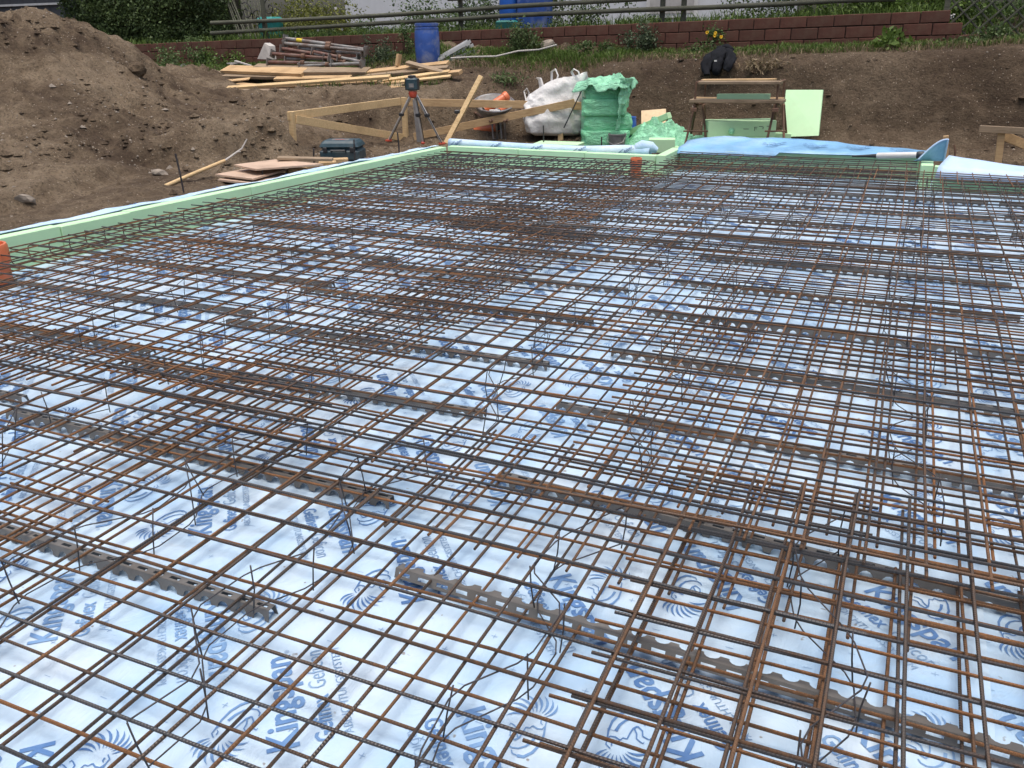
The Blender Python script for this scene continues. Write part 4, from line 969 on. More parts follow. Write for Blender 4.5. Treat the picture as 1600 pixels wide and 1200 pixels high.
# containers behind the fence
def drum(name, c, r0, h, mat, lab, cat='drum', bottom=None):
    rt = empty(name, c, lab, cat)
    MB().lathe(c, [(0, 0), (r0 * .9, 0), (r0 * .95, .02), (r0, h * .25), (r0 * 1.03, h * .5), (r0, h * .78), (r0 * .95, h * .86)], 28).build('body', mat, rt, True)
    MB().lathe(c, [(r0 * .95, h * .86), (r0 * .985, h * .865), (r0 * .985, h * .885), (r0 * .9, h * .9), (r0 * .9, h * .93)], 28).build('rim', mat, rt, True)
    MB().lathe(c, [(r0 * .9, h * .93), (r0 * .97, h * .935), (r0 * .97, h * .995), (r0 * .9, h), (r0 * .8, h * .985), (0, h * .985)], 28).build('lid', mat, rt, True)
    return rt
q = PY(669, 98, 13.25); z = tz(q.x, 13.25) - .02; top = PY(669, 36, 13.25).z
drum('drum', (q.x, 13.25, z), .198, top - z, M['drum'], 'blue plastic drum splashed with mortar standing before the block wall')
q = PY(796, 38, 15.0); z = float(garden_z(np.array([q.x]), np.array([15.0]))[0]); drum('drum', (q.x, 15.0, z), .17, .85, M['blue_bright'], 'bright blue drum behind the fence rails', 'drum')
q = PY(836, 38, 15.1); z = float(garden_z(np.array([q.x]), np.array([15.1]))[0])
rt = empty('water_tank', (q.x, 15.1, z), 'dark blue square water tank with a pale lid behind the fence rails', 'tank')
MB().box((q.x, 15.1, z + .34), (.50, .45, .70), None, .03).build('body', M['drum'], rt); MB().box((q.x, 15.1, z + .72), (.54, .5, .06), None, .015).build('lid', M['white_paint'], rt)
q = PY(792, 42, 14.65); z = float(garden_z(np.array([q.x]), np.array([14.65]))[0]); mb = MB(); mb.box((q.x, 14.65, z + .12), (.36, .2, .28), None, .03); solo(mb, 'planter_box', M['teal'], 'small teal box below the bright blue drum', 'box')
q = PY(424, 48, 15.0); z = float(garden_z(np.array([q.x]), np.array([15.0]))[0]); rt = empty('compost_bin', (q.x, 15, z), 'teal green lidded bin behind the fence rails', 'bin')
MB().box((q.x, 15, z + .22), (.34, .34, .44), None, .03, (1.08, 1.08)).build('body', M['teal'], rt); MB().box((q.x, 15, z + .46), (.42, .42, .06), None, .02, (.8, .8)).build('lid', M['teal'], rt)
# leaning poles and iron scrolls
rt = empty('pole_bundle', (PY(375, 40, 15).x, 15, 1.3), 'bundle of thin grey poles leaning behind the fence left of the teal bin', 'poles')
for i in range(13):
    a = PY(388 + 3 * i - 10 + random.uniform(-4, 4), 62, 14.75 + .03 * i); b = PY(345 + 5 * i + random.uniform(-5, 5), -12, 15.2 + .03 * i)
    MB().tube([a, b], [.011, .010], 5).build('pole', M['wood_dark'], rt, True)
rt = empty('iron_scroll', (PY(400, 30, 14.7).x, 14.7, 1.5), 'black wrought iron scroll ornament beside the poles', 'ornament')
for (px, py, s) in ((385, 18, 1), (421, 12, -1), (402, 30, -1)):
    c0 = PY(px, py, 14.66); pts = [(c0.x + s * (.02 + .015 * t) * math.cos(t * s), 14.66, c0.z + (.02 + .018 * t) * math.sin(t)) for t in np.linspace(0, 8.5, 26)]
    MB().tube(pts, .010, 5).build('scroll', M['iron'], rt, True)
a, b = PY(408, 0, 14.66), PY(412, 62, 14.66); MB().tube([a, b], .012, 6).build('bar', M['iron'], rt, True)
# lattice fence
lf = empty('lattice_fence', (.9, 14.1, 1.3), 'dark weathered wooden lattice fence at the right end of the block wall', 'fence')
a0, b0 = PY(1470, 70, 14.12), PY(1660, 78, 14.12); X0, X1, Z0, Z1 = a0.x, b0.x + .6, a0.z - .02, 2.35
pit = .215
for s in (1, -1):
    k = -14
    while k < 14:
        # line: x = xs + s*(z-Z0)
        xs0 = X0 + k * pit; zs = []
        p = []
        for z in np.linspace(Z0, Z1, 60):
            xx = xs0 + s * (z - Z0)
            if X0 <= xx <= X1: p.append((xx, z))
        if len(p) > 3:
            y = 14.10 if s > 0 else 14.13
            MB().beam((p[0][0], y, p[0][1]), (p[-1][0], y, p[-1][1]), .024, .05, up=(0, 1, 0), bev=.004).build('slat', M['wood_dark'], lf)
        k += 1
MB().beam((X0, 14.115, Z0 - .2), (X0, 14.115, Z1), .07, .07, up=(0, 1, 0)).build('post', M['wood_dark'], lf)
q = PY(1484, 27, 13.98); mb = MB()
for i in range(4): mb.lathe((q.x + .03 * (i - 1.5), 13.98, q.z + .012 * (i % 2)), [(0, .03), (.016, .028), (.018, .02), (.006, .012), (.005, -.02)], 8)
solo(mb, 'mushroom_ornament', M['white_paint'], 'cluster of small white knobs on the lower block beside the lattice', 'ornament', smooth=True)

# ================================================================== MATERIAL STORE ON THE BANK
def plank(label, p, q, w_, h_, mat, group=None, roll=0.0, name='plank', up=(0, 0, 1)):
    p, q = Vector(p), Vector(q); c = (p + q) / 2; d = (q - p); L = d.length; d.normalize(); u = Vector(up)
    a = u.cross(d).normalized(); b = d.cross(a); Mx = Matrix((d, a, b)).transposed() @ Matrix.Rotation(roll, 3, 'X')
    mb = MB(); mb.box((0, 0, 0), (L, w_, h_), None, min(.004, h_ * .2)); o = mesh_obj(name, mb.mesh(name), M[mat]); o.matrix_world = Matrix.Translation(c) @ Mx.to_4x4()
    return tag(o, label, 'plank' if name == 'plank' else name.replace('_', ' '), group)
PG = 'timber heaped on the bank edge'
for (x1, y1, Y1, x2, y2, Y2, w_, h_, mat, lab) in [
    (336, 139, 12.25, 609, 120, 12.45, .10, .045, 'wood_new', 'longest bright board on the front edge of the timber heap'),
    (372, 141, 12.35, 588, 129, 12.50, .12, .04, 'wood', 'board just below the longest bright board of the heap'),
    (350, 143, 12.15, 700, 141, 12.30, .14, .035, 'wood_grey', 'lowest grey board of the timber heap over the hollow'),
    (324, 116, 12.95, 480, 119, 12.75, .24, .05, 'wood_grey', 'wide weathered board end lying at the left of the heap'),
    (352, 108, 13.0, 478, 113, 12.75, .26, .055, 'wood', 'broad pale formwork board in the heap with a red mark on its end'),
    (400, 104, 13.05, 498, 108, 12.95, .15, .06, 'wood_grey', 'grey board under the steel props'),
    (478, 112, 12.8, 576, 112, 12.9, .22, .075, 'wood_grey', 'thick dark grey beam below the steel props'),
    (430, 123, 12.6, 548, 121, 12.7, .12, .04, 'wood', 'short tan board between the beam and the longest board'),
    (288, 130, 12.75, 372, 131, 12.7, .22, .03, 'wood_new', 'pale split board lying left of the heap in the grass'),
    (300, 126, 12.9, 402, 134, 12.5, .10, .03, 'wood', 'thin slat at the left end of the heap'),
    (352, 127, 12.6, 390, 123, 12.7, .10, .02, 'wood', 'short offcut lying on the slats at the left of the heap'),
    (574, 113, 12.9, 700, 99, 12.95, .14, .05, 'wood', 'tan board rising towards the drum'),
    (636, 98, 12.85, 694, 114, 12.65, .09, .05, 'wood_grey', 'short squared timber lying across the heap below the drum'),
    (560, 119, 12.85, 668, 110, 12.8, .13, .05, 'wood_grey', 'grey plank in the middle of the heap right of the props'),
    (600, 126, 12.6, 702, 112, 12.65, .10, .04, 'wood_new', 'bright lath sloping up behind the laser level'),
    (590, 133, 12.5, 670, 122, 12.6, .12, .04, 'wood', 'plank directly behind the laser level'),
    (626, 128, 12.4, 704, 119, 12.5, .08, .03, 'wood_new', 'thin bright strip right of the laser level'),
    (606, 136, 12.35, 694, 142, 12.25, .09, .025, 'wood', 'thin board sticking out to the right below the laser level'),
    (575, 137, 12.4, 640, 134, 12.45, .16, .04, 'wood_grey', 'dark plank on the lower edge of the heap left of the laser level'),
    (640, 106, 12.9, 690, 103, 12.95, .12, .04, 'wood', 'plank lying below the drum'),
    (655, 108, 12.75, 700, 106, 12.8, .10, .05, 'wood_grey', 'short grey plank at the right end of the heap'),
    (621, 104, 12.95, 624, 85, 13.0, .05, .09, 'wood', 'short board standing upright in the heap left of the drum'),
    (690, 116, 12.7, 720, 113, 12.65, .11, .06, 'wood', 'short block at the right end of the timber heap')]:
    plank(lab, PY(x1, y1, Y1), PY(x2, y2, Y2), w_, h_, mat, PG, up=(0, -.35, 1))
# steel props
def prop(label, p, q, mat, r0=.030):
    p, q = Vector(p), Vector(q); d = (q - p); rt = empty('steel_prop', p, label, 'steel prop', 'steel props stacked before the wall')
    MB().tube([p, p + d * .56], r0, 10).build('outer_tube', mat, rt, True); MB().tube([p + d * .5, q], r0 * .78, 10).build('inner_tube', M['prop_grey'] if random.random() < .6 else mat, rt, True)
    MB().tube([p + d * .52, p + d * .575], r0 * 1.5, 10).build('collar_nut', M['steel_rusty'], rt, True)
    u = d.normalized(); s = Vector((0, 0, 1)); a = s.cross(u).normalized(); Mx = Matrix((u, a, u.cross(a))).transposed() @ Matrix.Rotation(random.uniform(-.4, .4), 3, 'X')
    for e in (p, q): MB().box(e, (.010, .13, .13), Mx, 0).build('end_plate', M['prop_grey'], rt)
    return rt
for (x1, y1, Y1, x2, y2, Y2, mat, lab) in [
    (446, 60, 13.25, 573, 77, 13.15, 'prop_grey', 'topmost grey prop with a yellow band'), (445, 68, 13.2, 572, 79, 13.05, 'prop_grey', 'thick grey prop second from the top of the stack'),
    (470, 76, 13.2, 568, 84, 13.1, 'prop_grey', 'pale prop in the middle of the stack, running straight'), (441, 76, 13.15, 530, 90, 13.05, 'prop_red', 'dark red prop at the left of the stack'),
    (426, 84, 13.1, 516, 91, 13.0, 'prop_red', 'brown prop with its foot nearest the white sheet piece'), (490, 81, 13.1, 567, 97, 12.98, 'prop_red', 'red-brown prop sloping down to the right plates'),
    (448, 92, 13.1, 560, 92, 13.1, 'prop_grey', 'grey-green prop low in the stack'), (420, 97, 13.05, 520, 99, 13.0, 'prop_red', 'dark prop lowest at the left of the stack'),
    (566, 99, 12.95, 470, 103, 13.0, 'prop_grey', 'pale prop lowest at the right, in front of the others'), (508, 90, 13.05, 566, 103, 13.0, 'steel_rusty', 'rusty prop crossing low at the right of the stack')]:
    rt = prop(lab, PY(x1, y1, Y1), PY(x2, y2, Y2), M[mat])
    if 'yellow' in lab:
        p, q = PY(x1, y1, Y1), PY(x2, y2, Y2); MB().tube([p.lerp(q, .15), p.lerp(q, .22)], .033, 10).build('band', M['yellow'], rt, True)
q = PY(414, 82, 13.2); mb = MB(); mb.prism([PY(402, 92, 13.2), PY(423, 93, 13.15), PY(421, 72, 13.2), PY(413, 67, 13.2)], (.03, .12, 0)); solo(mb, 'sheet_piece', M['concrete'], 'pale triangular sheet piece leaning at the left end of the steel props', 'sheet')
q = PY(293, 121, 13.2); z = tz(q.x, 13.2); rt = empty('cup', (q.x, 13.2, z), 'small white cup lying in the grass left of the timber heap', 'cup')
ry = Matrix.Rotation(rad(75), 3, 'X'); MB().lathe((q.x, 13.25, z + .05), [(0, -.02), (.05, -.02), (.065, .13)], 16, ry).build('body', M['white_paint'], rt, True); MB().lathe((q.x, 13.25, z + .05), [(.060, .11), (.068, .13), (.072, .132), (.07, .12)], 16, ry).build('rim', M['white_paint'], rt, True)
q1, q2 = PY(355, 100, 13.3), PY(386, 97, 13.3); rt = empty('offcut_heap', q1, 'few pale sheet offcuts lying in the grass left of the steel props', 'offcuts')
for i in range(3): MB().box(PY(366 + 7 * i, 99 + (i % 2) * 4, 13.25), (.30, .10, .02), rotz(.3 * i - .2) @ Matrix.Rotation(.15 * i, 3, 'Y')).build('offcut', M['concrete'], rt)
# profiles leaning right of the drum
def channel(label, p, q, w_, mat='alu'):
    p, q = Vector(p), Vector(q); d = (q - p).normalized(); a = Vector((0, 0, 1)).cross(d).normalized(); b = d.cross(a); rt = empty('metal_profile', p, label, 'metal profile', 'metal profiles beside the drum')
    for nm, o_, ww, hh in (('web', 0, w_, .006), ('flange', -w_ / 2, .006, .05), ('flange', w_ / 2, .006, .05)):
        mb = MB(); Mx = Matrix((d, a, b)).transposed(); mb.box((p + q) / 2 + a * o_ + b * (.022 if ww < .01 else 0), ((q - p).length, ww, hh), Mx); mb.build(nm, M[mat], rt)
channel('long pale metal profile leaning up beside the blue drum', PY(668, 104, 13.15), PY(734, 66, 13.75), .12)
channel('second pale metal profile just under the long one', PY(680, 103, 13.25), PY(738, 72, 13.85), .10)
channel('short grey metal profile lying on the grass right of the long ones', PY(690, 101, 13.3), PY(742, 82, 13.6), .10, 'steel')
channel('short grey profile end farthest right of the drum', PY(715, 95, 13.4), PY(752, 83, 13.7), .09, 'steel')
pts = [PY(px, py, Y) for px, py, Y in ((705, 100, 13.2), (740, 97, 13.25), (775, 92, 13.35), (810, 86, 13.5), (842, 84, 13.6), (870, 86, 13.62))]; pts = [Vector((p.x, p.y, tz(p.x, p.y) + .13)) for p in pts]
mb = MB(); mb.tube(pts, .013, 8); solo(mb, 'hose', M['concrete'], 'pale grey hose running through the grass right of the drum', 'hose', smooth=True)

# ================================================================== BATTER BOARDS
def wpost(mb, px, py, ptop, Y=None, z=None, w_=.06, h_=.06):
    b = PY(px, py, Y) if Y else PZ(px, py, z); t = PY(ptop[0], ptop[1], b.y); return b, t
bb = empty('batter_board', PZ(635, 222, 0), 'corner batter board of raw timber around the laser level', 'batter board')
p1 = PZ(460, 246, -.02); t1 = PY(455, 174, p1.y); p2 = PZ(634, 216, 0.0); t2 = PY(631, 152, p2.y); p3 = PZ(876, 224, -.02); t3 = PY(877, 160, p3.y)
for b, t in ((p1, t1), (p2, t2), (p3, t3)): MB().beam(b - Vector((0, 0, .1)), t, .075, .05, up=(0, 1, 0), bev=.003).build('post', M['wood_new'], bb)
def bboard(pa, pb, w_, th, mat): MB().beam(pa, pb, th, w_, bev=.003).build('board', M[mat], bb)
f_ = Vector((.03, -.045, 0))
bboard(PY(450, 181, p1.y) + f_, PY(625, 158, p2.y) + f_, .105, .028, 'wood_new')
bboard(PY(462, 187, p1.y) - f_ * .9, PY(634, 216, p2.y) - f_ * .9, .105, .026, 'wood_new')
bboard(PY(632, 160, p2.y) + Vector((0, .055, 0)), PY(908, 166, p3.y) + Vector((0, .055, 0)), .105, .028, 'wood')
bboard(PY(650, 213, p2.y) + Vector((0, -.055, 0)), PY(900, 160, p3.y) + Vector((0, -.055, 0)), .105, .026, 'wood')
mb = MB(); b = PZ(655, 222, 0) ; t = PY(648, 155, b.y); mb.beam(b, t, .07, .012, up=(0, 1, 0)); solo(mb, 'steel_post', M['steel'], 'grey flat steel post between the tripod legs', 'post')
a, b = PZ(697, 224, .02), PY(752, 119, 11.5); rt = empty('square_timber', a, 'squared timber leaning diagonally behind the foam corner with a black clamp', 'timber')
MB().beam(a, b, .07, .05, up=(0, 1, 0), bev=.004).build('beam', M['wood_new'], rt); c0 = a.lerp(b, .45); MB().box(c0 + Vector((-.06, -.02, .02)), (.08, .05, .05), rotz(.3), .01).build('clamp', M['black'], rt)
bb = empty('batter_board', PZ(1556, 252, 0), 'raw timber batter board at the right edge beyond the white sheet', 'batter board')
p1 = PZ(1560, 253, -.02); t1 = PY(1566, 200, p1.y); MB().beam(p1 - Vector((0, 0, .1)), t1, .075, .06, up=(0, 1, 0), bev=.003).build('post', M['wood'], bb)
MB().beam(PY(1530, 201, p1.y - .05), PY(1660, 208, p1.y - .05), .03, .075, bev=.003).build('board', M['wood_grey'], bb); MB().beam(PY(1568, 212, p1.y + .05), PY(1660, 250, p1.y + .4), .03, .10, bev=.003).build('brace', M['wood'], bb)
p4 = p1 + Vector((1.6, .5, 0)); MB().beam(p4 - Vector((0, 0, .1)), p4 + Vector((0, 0, t1.z - p1.z)), .075, .06, up=(0, 1, 0)).build('post', M['wood'], bb)
def stub(name, px, py, top, lab, mat, r0=.006, z=0.0, cat='steel pin', g=None, sq=0):
    b = PZ(px, py, z); t = PY(top[0], top[1], b.y); mb = MB()
    if sq: mb.beam(b - Vector((0, 0, .08)), t, sq, sq, up=(0, 1, 0), bev=.003)
    else: mb.tube([b - Vector((0, 0, .1)), b.lerp(t, .5) + Vector((.004, 0, 0)), t], r0, 6)
    return solo(mb, name, M[mat], lab, cat, g, smooth=not sq)
GP = 'rusty marking pins around the slab'
for px, py, tp, lab in [(289, 308, (274, 240), 'leaning rusty pin beside the long wooden stick'), (411, 287, (409, 262), 'short rusty pin in front of the plywood sheets'), (490, 268, (490, 232), 'rusty pin in front of the wooden blocks'),
                        (554, 256, (553, 218), 'rusty pin in front of the tool case'), (624, 244, (621, 206), 'rusty pin below the left tripod foot'), (849, 232, (849, 196), 'rusty pin in front of the white sack'), (939, 232, (940, 214), 'short rusty pin in front of the wrapped foam pack')]:
    stub('marking_pin', px, py, tp, lab, 'wire', .009, 0.0, 'steel pin', GP)
stub('wooden_stake', 1479, 244, (1478, 212), 'short wooden stake behind the upturned blue fold', 'wood', z=-.02, cat='stake', sq=.06)
stub('marking_pin', 1493, 246, (1491, 226), 'rusty pin right of the upturned blue fold', 'steel_rusty', .012, 0, 'steel pin', GP)
a, b = PZ(1422, 222, .05), PZ(1455, 230, .04); plank('thin timber offcut on the soil behind the white end of the flap', a, b, .05, .03, 'wood', None)

# ================================================================== TRIPOD WITH LASER
tp = empty('tripod', PZ(650, 226, 0), 'aluminium surveying tripod with red feet in front of the batter board', 'tripod')
hd = PY(645, 146, 10.75)
feet = [PZ(606, 222, .0), PZ(692, 227, .0), PZ(656, 227, .0) + Vector((0, .10, 0))]
MB().lathe(hd, [(0, .03), (.055, .03), (.06, .0), (.05, -.04), (.02, -.06)], 12).build('head', M['red'], tp, True)
for i, ft in enumerate(feet):
    u = (ft - hd).normalized(); s = hd + Vector((u.x, u.y, 0)).normalized() * .045 - Vector((0, 0, .02)); d = ft - s
    leg = MB().tube([s, s + d * .42], .019, 8).build('leg', M['alu'], tp, True); MB().tube([s + d * .38, ft - d * .03], .013, 8).build('inner_tube', M['alu'], leg, True)
    side = d.cross(Vector((0, 0, 1))).normalized() * .024
    MB().tube([s + side + d * .04, s + side + d * .95], .006, 5).build('strut', M['black'], leg, True); MB().box(s + d * .40, (.06, .06, .05), None, .01).build('clamp', M['black'], leg)
    MB().tube([ft - d * .06, ft], [.02, .006], 8).build('foot', M['red'], leg, True); MB().box(ft - d * .035, (.09, .05, .025), rotz(i), .006).build('pedal', M['red'], leg)
ls = empty('laser_level', hd + Vector((0, 0, .035)), 'black rotating laser level on top of the tripod', 'laser level'); c0 = hd + Vector((0, 0, .035))
MB().box(c0 + Vector((0, 0, .085)), (.155, .13, .165), rotz(.3), .02).build('housing', M['navy'], ls)
for s in (-1, 1): MB().box(c0 + rotz(.3) @ Vector((s * .082, 0, .085)), (.022, .10, .15), rotz(.3), .008).build('grip', M['black'], ls)
MB().lathe(c0 + Vector((0, 0, .166)), [(.055, 0), (.055, .028), (.04, .034), (0, .034)], 16).build('rotor_head', M['black'], ls, True)
MB().box(c0 + rotz(.3) @ Vector((0, -.067, .07)), (.07, .006, .05), rotz(.3), .002).build('display', M['bucket'], ls)

# ================================================================== TOOL CASE, PLYWOOD, HANDLE
q = PZ(537, 250, 0.0); tc = empty('tool_case', q, 'dark blue-green tool case on the soil behind the left foam board', 'tool case', rz=0); Rz = rotz(rad(18))
MB().box(q + Vector((0, 0, .075)), (.50, .36, .15), Rz, .03, (1.0, 1.0)).build('base', M['navy'], tc); MB().box(q + Vector((0, 0, .20)), (.50, .36, .10), Rz, .03, (.92, .92)).build('lid', M['navy'], tc)
MB().tube([q + Rz @ Vector((-.09, -.185, .13)), q + Rz @ Vector((-.09, -.215, .14)), q + Rz @ Vector((.09, -.215, .14)), q + Rz @ Vector((.09, -.185, .13))], .012, 6).build('handle', M['black'], tc, True)
for s in (-1, 1): MB().box(q + Rz @ Vector((s * .17, -.186, .145)), (.05, .014, .06), Rz, .004).build('latch', M['black'], tc)
MB().box(q + Rz @ Vector((-.02, 0, .2512)), (.22, .10, .002), Rz).build('label', M['bucket'], tc); MB().box(q + Rz @ Vector((-.02, -.02, .2535)), (.12, .025, .001), Rz).build('label_print', M['red'], tc)
def sheet(label, corners, z0, th, mat, up=0.0, grp=None):
    P = [PZ(px, py, z0 + (up if i in (1, 2) else 0)) for i, (px, py) in enumerate(corners)]; mb = MB(); mb.prism(P, (0, 0, -th)); return solo(mb, 'plywood_sheet', M[mat], label, 'plywood', grp)
sheet('lowest plywood sheet behind the left foam boards', [(340, 280), (402, 287), (462, 271), (400, 266)], .06, .02, 'ply'); sheet('middle plywood sheet behind the left foam boards', [(336, 272), (395, 279), (450, 264), (392, 262)], .10, .018, 'ply')
sheet('topmost pinkish plywood sheet behind the left foam boards', [(366, 257), (399, 264), (505, 256), (430, 249)], .17, .018, 'ply')
plank('weathered board lying on top of the plywood sheets', PZ(434, 247, .20), PZ(520, 249, .17), .14, .03, 'wood_grey'); plank('yellow offcut board under the plywood behind the left foam boards', PZ(452, 268, .07), PZ(486, 262, .07), .14, .04, 'wood_new')
for i, (px, py) in enumerate(((466, 270), (490, 265), (512, 259), (531, 254))):
    q = PZ(px, py, .06); mb = MB(); mb.box(q, (.20, .13, .10), rotz(rad(35)), .006); solo(mb, 'wooden_block', M['wood'], ['wooden block at the left end of the row behind the foam edge', 'wooden block second from left in the row behind the foam edge', 'wooden block second from right in the row behind the foam edge', 'wooden block at the right end of the row, next to the tool case'][i], 'wooden block', 'row of wooden blocks behind the foam edge')
th_ = empty('wooden_stick', PZ(250, 294, .05), 'long round wooden stick with a pale forked end leaning on the dirt slope', 'stick')
a = PZ(249, 295, .04); b = PY(351, 251, 7.55); c0 = PY(378, 232, 7.75)
MB().tube([a, a.lerp(b, .5) + Vector((0, 0, .004)), b], [.022, .020, .018], 10).build('shaft', M['wood_new'], th_, True); MB().tube([b, c0, PY(386, 217, 7.8)], [.011, .009, .006], 6).build('fork', M['concrete'], th_, True); MB().tube([c0.lerp(b, .3), PY(376, 237, 7.68)], [.007, .005], 6).build('fork', M['concrete'], th_, True)

# ================================================================== WHEELBARROW AND PIPES
YW = 12.0
wbz = empty('wheelbarrow', PY(775, 216, YW), 'grey wheelbarrow holding an orange pipe below the bank', 'wheelbarrow')
def ringp(cx, cy, rx, ry, Y, tilt, n_=20): return [PY(cx + rx * math.cos(a), cy + ry * math.sin(a), Y + tilt * -math.sin(a)) for a in np.linspace(0, 2 * math.pi, n_ + 1)[:-1]]
top = ringp(772, 161, 32, 14, YW, .38); mid = ringp(771, 170, 26, 11, YW, .28); bot = ringp(770, 180, 17, 6, YW, .16); k = len(top); mb = MB()
mb.add(top + mid + bot, [(i, (i + 1) % k, k + (i + 1) % k, k + i) for i in range(k)] + [(k + i, k + (i + 1) % k, 2 * k + (i + 1) % k, 2 * k + i) for i in range(k)] + [tuple(range(3 * k - 1, 2 * k - 1, -1))])
o = mb.build('tray', M['steel'], wbz, True); o.data.materials[0] = M['prop_grey']; md = o.modifiers.new('thick', 'SOLIDIFY'); md.thickness = .008; MB().tube(top + [top[0]], .012, 6, cap=False).build('tray_rim', M['steel'], wbz, True)
for s, px in ((-1, 760), (1, 783)): MB().tube([PY(px - 24, 172, YW + .45), PY(px, 187, YW), PY(px + 8, 190, YW - .5), PY(px + 10, 187, YW - .75)], .016, 8).build('handle_bar', M['steel_rusty'], wbz, True)
for px in (768, 781): MB().tube([PY(px, 185, YW - .1), PY(px + 3, 217, YW - .15), PY(px + 9, 217, YW - .15), PY(px + 7, 186, YW - .3)], .014, 8).build('leg', M['steel'], wbz, True)
wc = PY(742, 208, YW + .35); Mx = Matrix.Rotation(rad(90), 3, 'Y') @ Matrix.Rotation(0, 3, 'Z')
MB().lathe(wc, [(.12, -.035), (.165, -.04), (.185, -.02), (.185, .02), (.165, .04), (.12, .035)], 24, Mx).build('tyre', M['black'], wbz, True); MB().lathe(wc, [(.02, -.05), (.03, -.03), (.12, -.03), (.12, .03), (.03, .03), (.02, .05)], 20, Mx).build('rim', M['red'], wbz, True)
def kgpipe(lab, a, b, r0):
    a, b = Vector(a), Vector(b); d = b - a; rt = empty('drain_pipe', a, lab, 'pipe'); MB().tube([a, b], r0, 18, cap=False).build('tube', M['orange'], rt, True)
    MB().tube([b - d * .16, b - d * .15, b - d * .02, b], [r0 * 1.0, r0 * 1.16, r0 * 1.16, r0 * 1.05], 18).build('socket', M['orange'], rt, True); MB().tube([a, a + d * .005], [r0 * .86, r0 * .86], 18).build('inside', M['black'], rt)  # black disc across the pipe mouth paints the shade of the hollow
kgpipe('orange drain pipe lying across the wheelbarrow tray', PY(757, 173, YW - .12), PY(793, 149, YW + .15), .062); kgpipe('orange drain pipe lying on the ground below the wheelbarrow', PY(778, 199, YW + .1), PY(736, 206, YW + .25), .058); kgpipe('short orange pipe piece in the wheelbarrow tray', PY(780, 174, YW - .15), PY(789, 168, YW), .04)
q = PY(773, 173, YW - .28); mb = MB(); mb.box(q, (.16, .03, .03), rotz(.1), .006); solo(mb, 'spirit_level', M['white_paint'], 'small white spirit level in the wheelbarrow tray', 'tool')

# ================================================================== BIG BAG
def super_ring(cx, cy, z, rx, ry, rot, n_, ex=.55, jit=0, seed=0):
    P = []
    for a in np.linspace(0, 2 * math.pi, n_ + 1)[:-1]:
        c, s = math.cos(a), math.sin(a); x = rx * math.copysign(abs(c) ** ex, c); y = ry * math.copysign(abs(s) ** ex, s)
        f = 1 + jit * float(fbm(np.array([c * 1.3 + seed]), np.array([s * 1.3]), z * 3.0 + seed, 3, 1.6)[0]); x *= f; y *= f
        P.append((cx + x * math.cos(rot) - y * math.sin(rot), cy + x * math.sin(rot) + y * math.cos(rot), z))
    return P
def loft(name, rings, mat, parent, capt=True, capb=True):
    k = len(rings[0]); mb = MB(); V = [p for r in rings for p in r]; Fs = [(i * k + j, i * k + (j + 1) % k, (i + 1) * k + (j + 1) % k, (i + 1) * k + j) for i in range(len(rings) - 1) for j in range(k)]
    if capt: Fs.append(tuple(range((len(rings) - 1) * k, len(rings) * k)))
    if capb: Fs.append(tuple(range(k - 1, -1, -1)))
    mb.add(V, Fs); return mb.build(name, mat, parent, True, rad(75))
q = PY(868, 212, 12.15); zb = tz(q.x, 12.15) - .01; zt = PY(868, 129, 12.15).z
bg_ = empty('bulk_bag', (q.x, 12.15, zb), 'big white woven bulk bag with lifting loops sagging at the foot of the bank', 'bulk bag')
rings = []; nz = 46
for i in range(nz):
    t = i / (nz - 1); z = zb + (zt - zb) * t
    rx = np.interp(t, [0, .05, .25, .5, .72, .9, 1], [.34, .43, .48, .47, .44, .43, .42]); ry = np.interp(t, [0, .06, .3, .6, .9, 1], [.30, .38, .42, .40, .34, .30]); dx = np.interp(t, [0, .5, 1], [.02, 0, .0])
    ring = super_ring(q.x + dx, 12.15 + .05 * t, z, rx, ry, rad(12), 110, .62, .055, 2.0)
    ring = [(x + (x - q.x) * f, y + (y - 12.2) * f, z_) for (x, y, z_) in ring for f in [.10 * (((1 - abs(float(fbm(np.array([x * 2.2]), np.array([z_ * 1.1 + x]), 4.0, 3, 2.2)[0]))) ** 2) - .5)]]
    if t > .55:
        # rim slumps on the left, stands up on the right
        ring = [(x, y, z_ + (t - .55) / .45 * (.17 * (x - q.x) / .45 + .03 * math.sin(9 * x))) for x, y, z_ in ring]
    rings.append(ring)
rimr = rings[-1]; cx_, cy_ = q.x, 12.2
rings.append([(cx_ + (x - cx_) * .86, cy_ + (y - cy_) * .86, z - .03) for x, y, z in rimr]); rings.append([(cx_ + (x - cx_) * .6, cy_ + (y - cy_) * .6, z - .10) for x, y, z in rimr])
loft('body', rings, M['bag'], bg_)
for pts in ([(868, 132), (872, 118), (868, 108), (862, 112), (862, 134)], [(907, 126), (904, 112), (897, 108), (893, 112), (899, 124), (906, 140)], [(876, 127), (880, 121), (886, 121), (889, 126)], [(846, 152), (849, 135), (845, 122), (842, 122), (840, 122), (843, 124), (845, 134), (843, 152)], [(822, 156), (819, 143), (823, 138), (826, 144), (826, 154)]):
    P = [PY(a, b, 11.95 + .02 * i) for i, (a, b) in enumerate(pts)]
    MB().tube(P, .024, 8, True, .35).build('lifting_loop', M['bag'], bg_, True)
P = [PY(905, 143, 11.9), PY(903, 165, 11.75), PY(895, 190, 11.70)]; MB().tube([PY(909, 141, 11.68), PY(881, 200, 11.62)], .009, 6).build('dark_strap', M['black'], bg_, True)

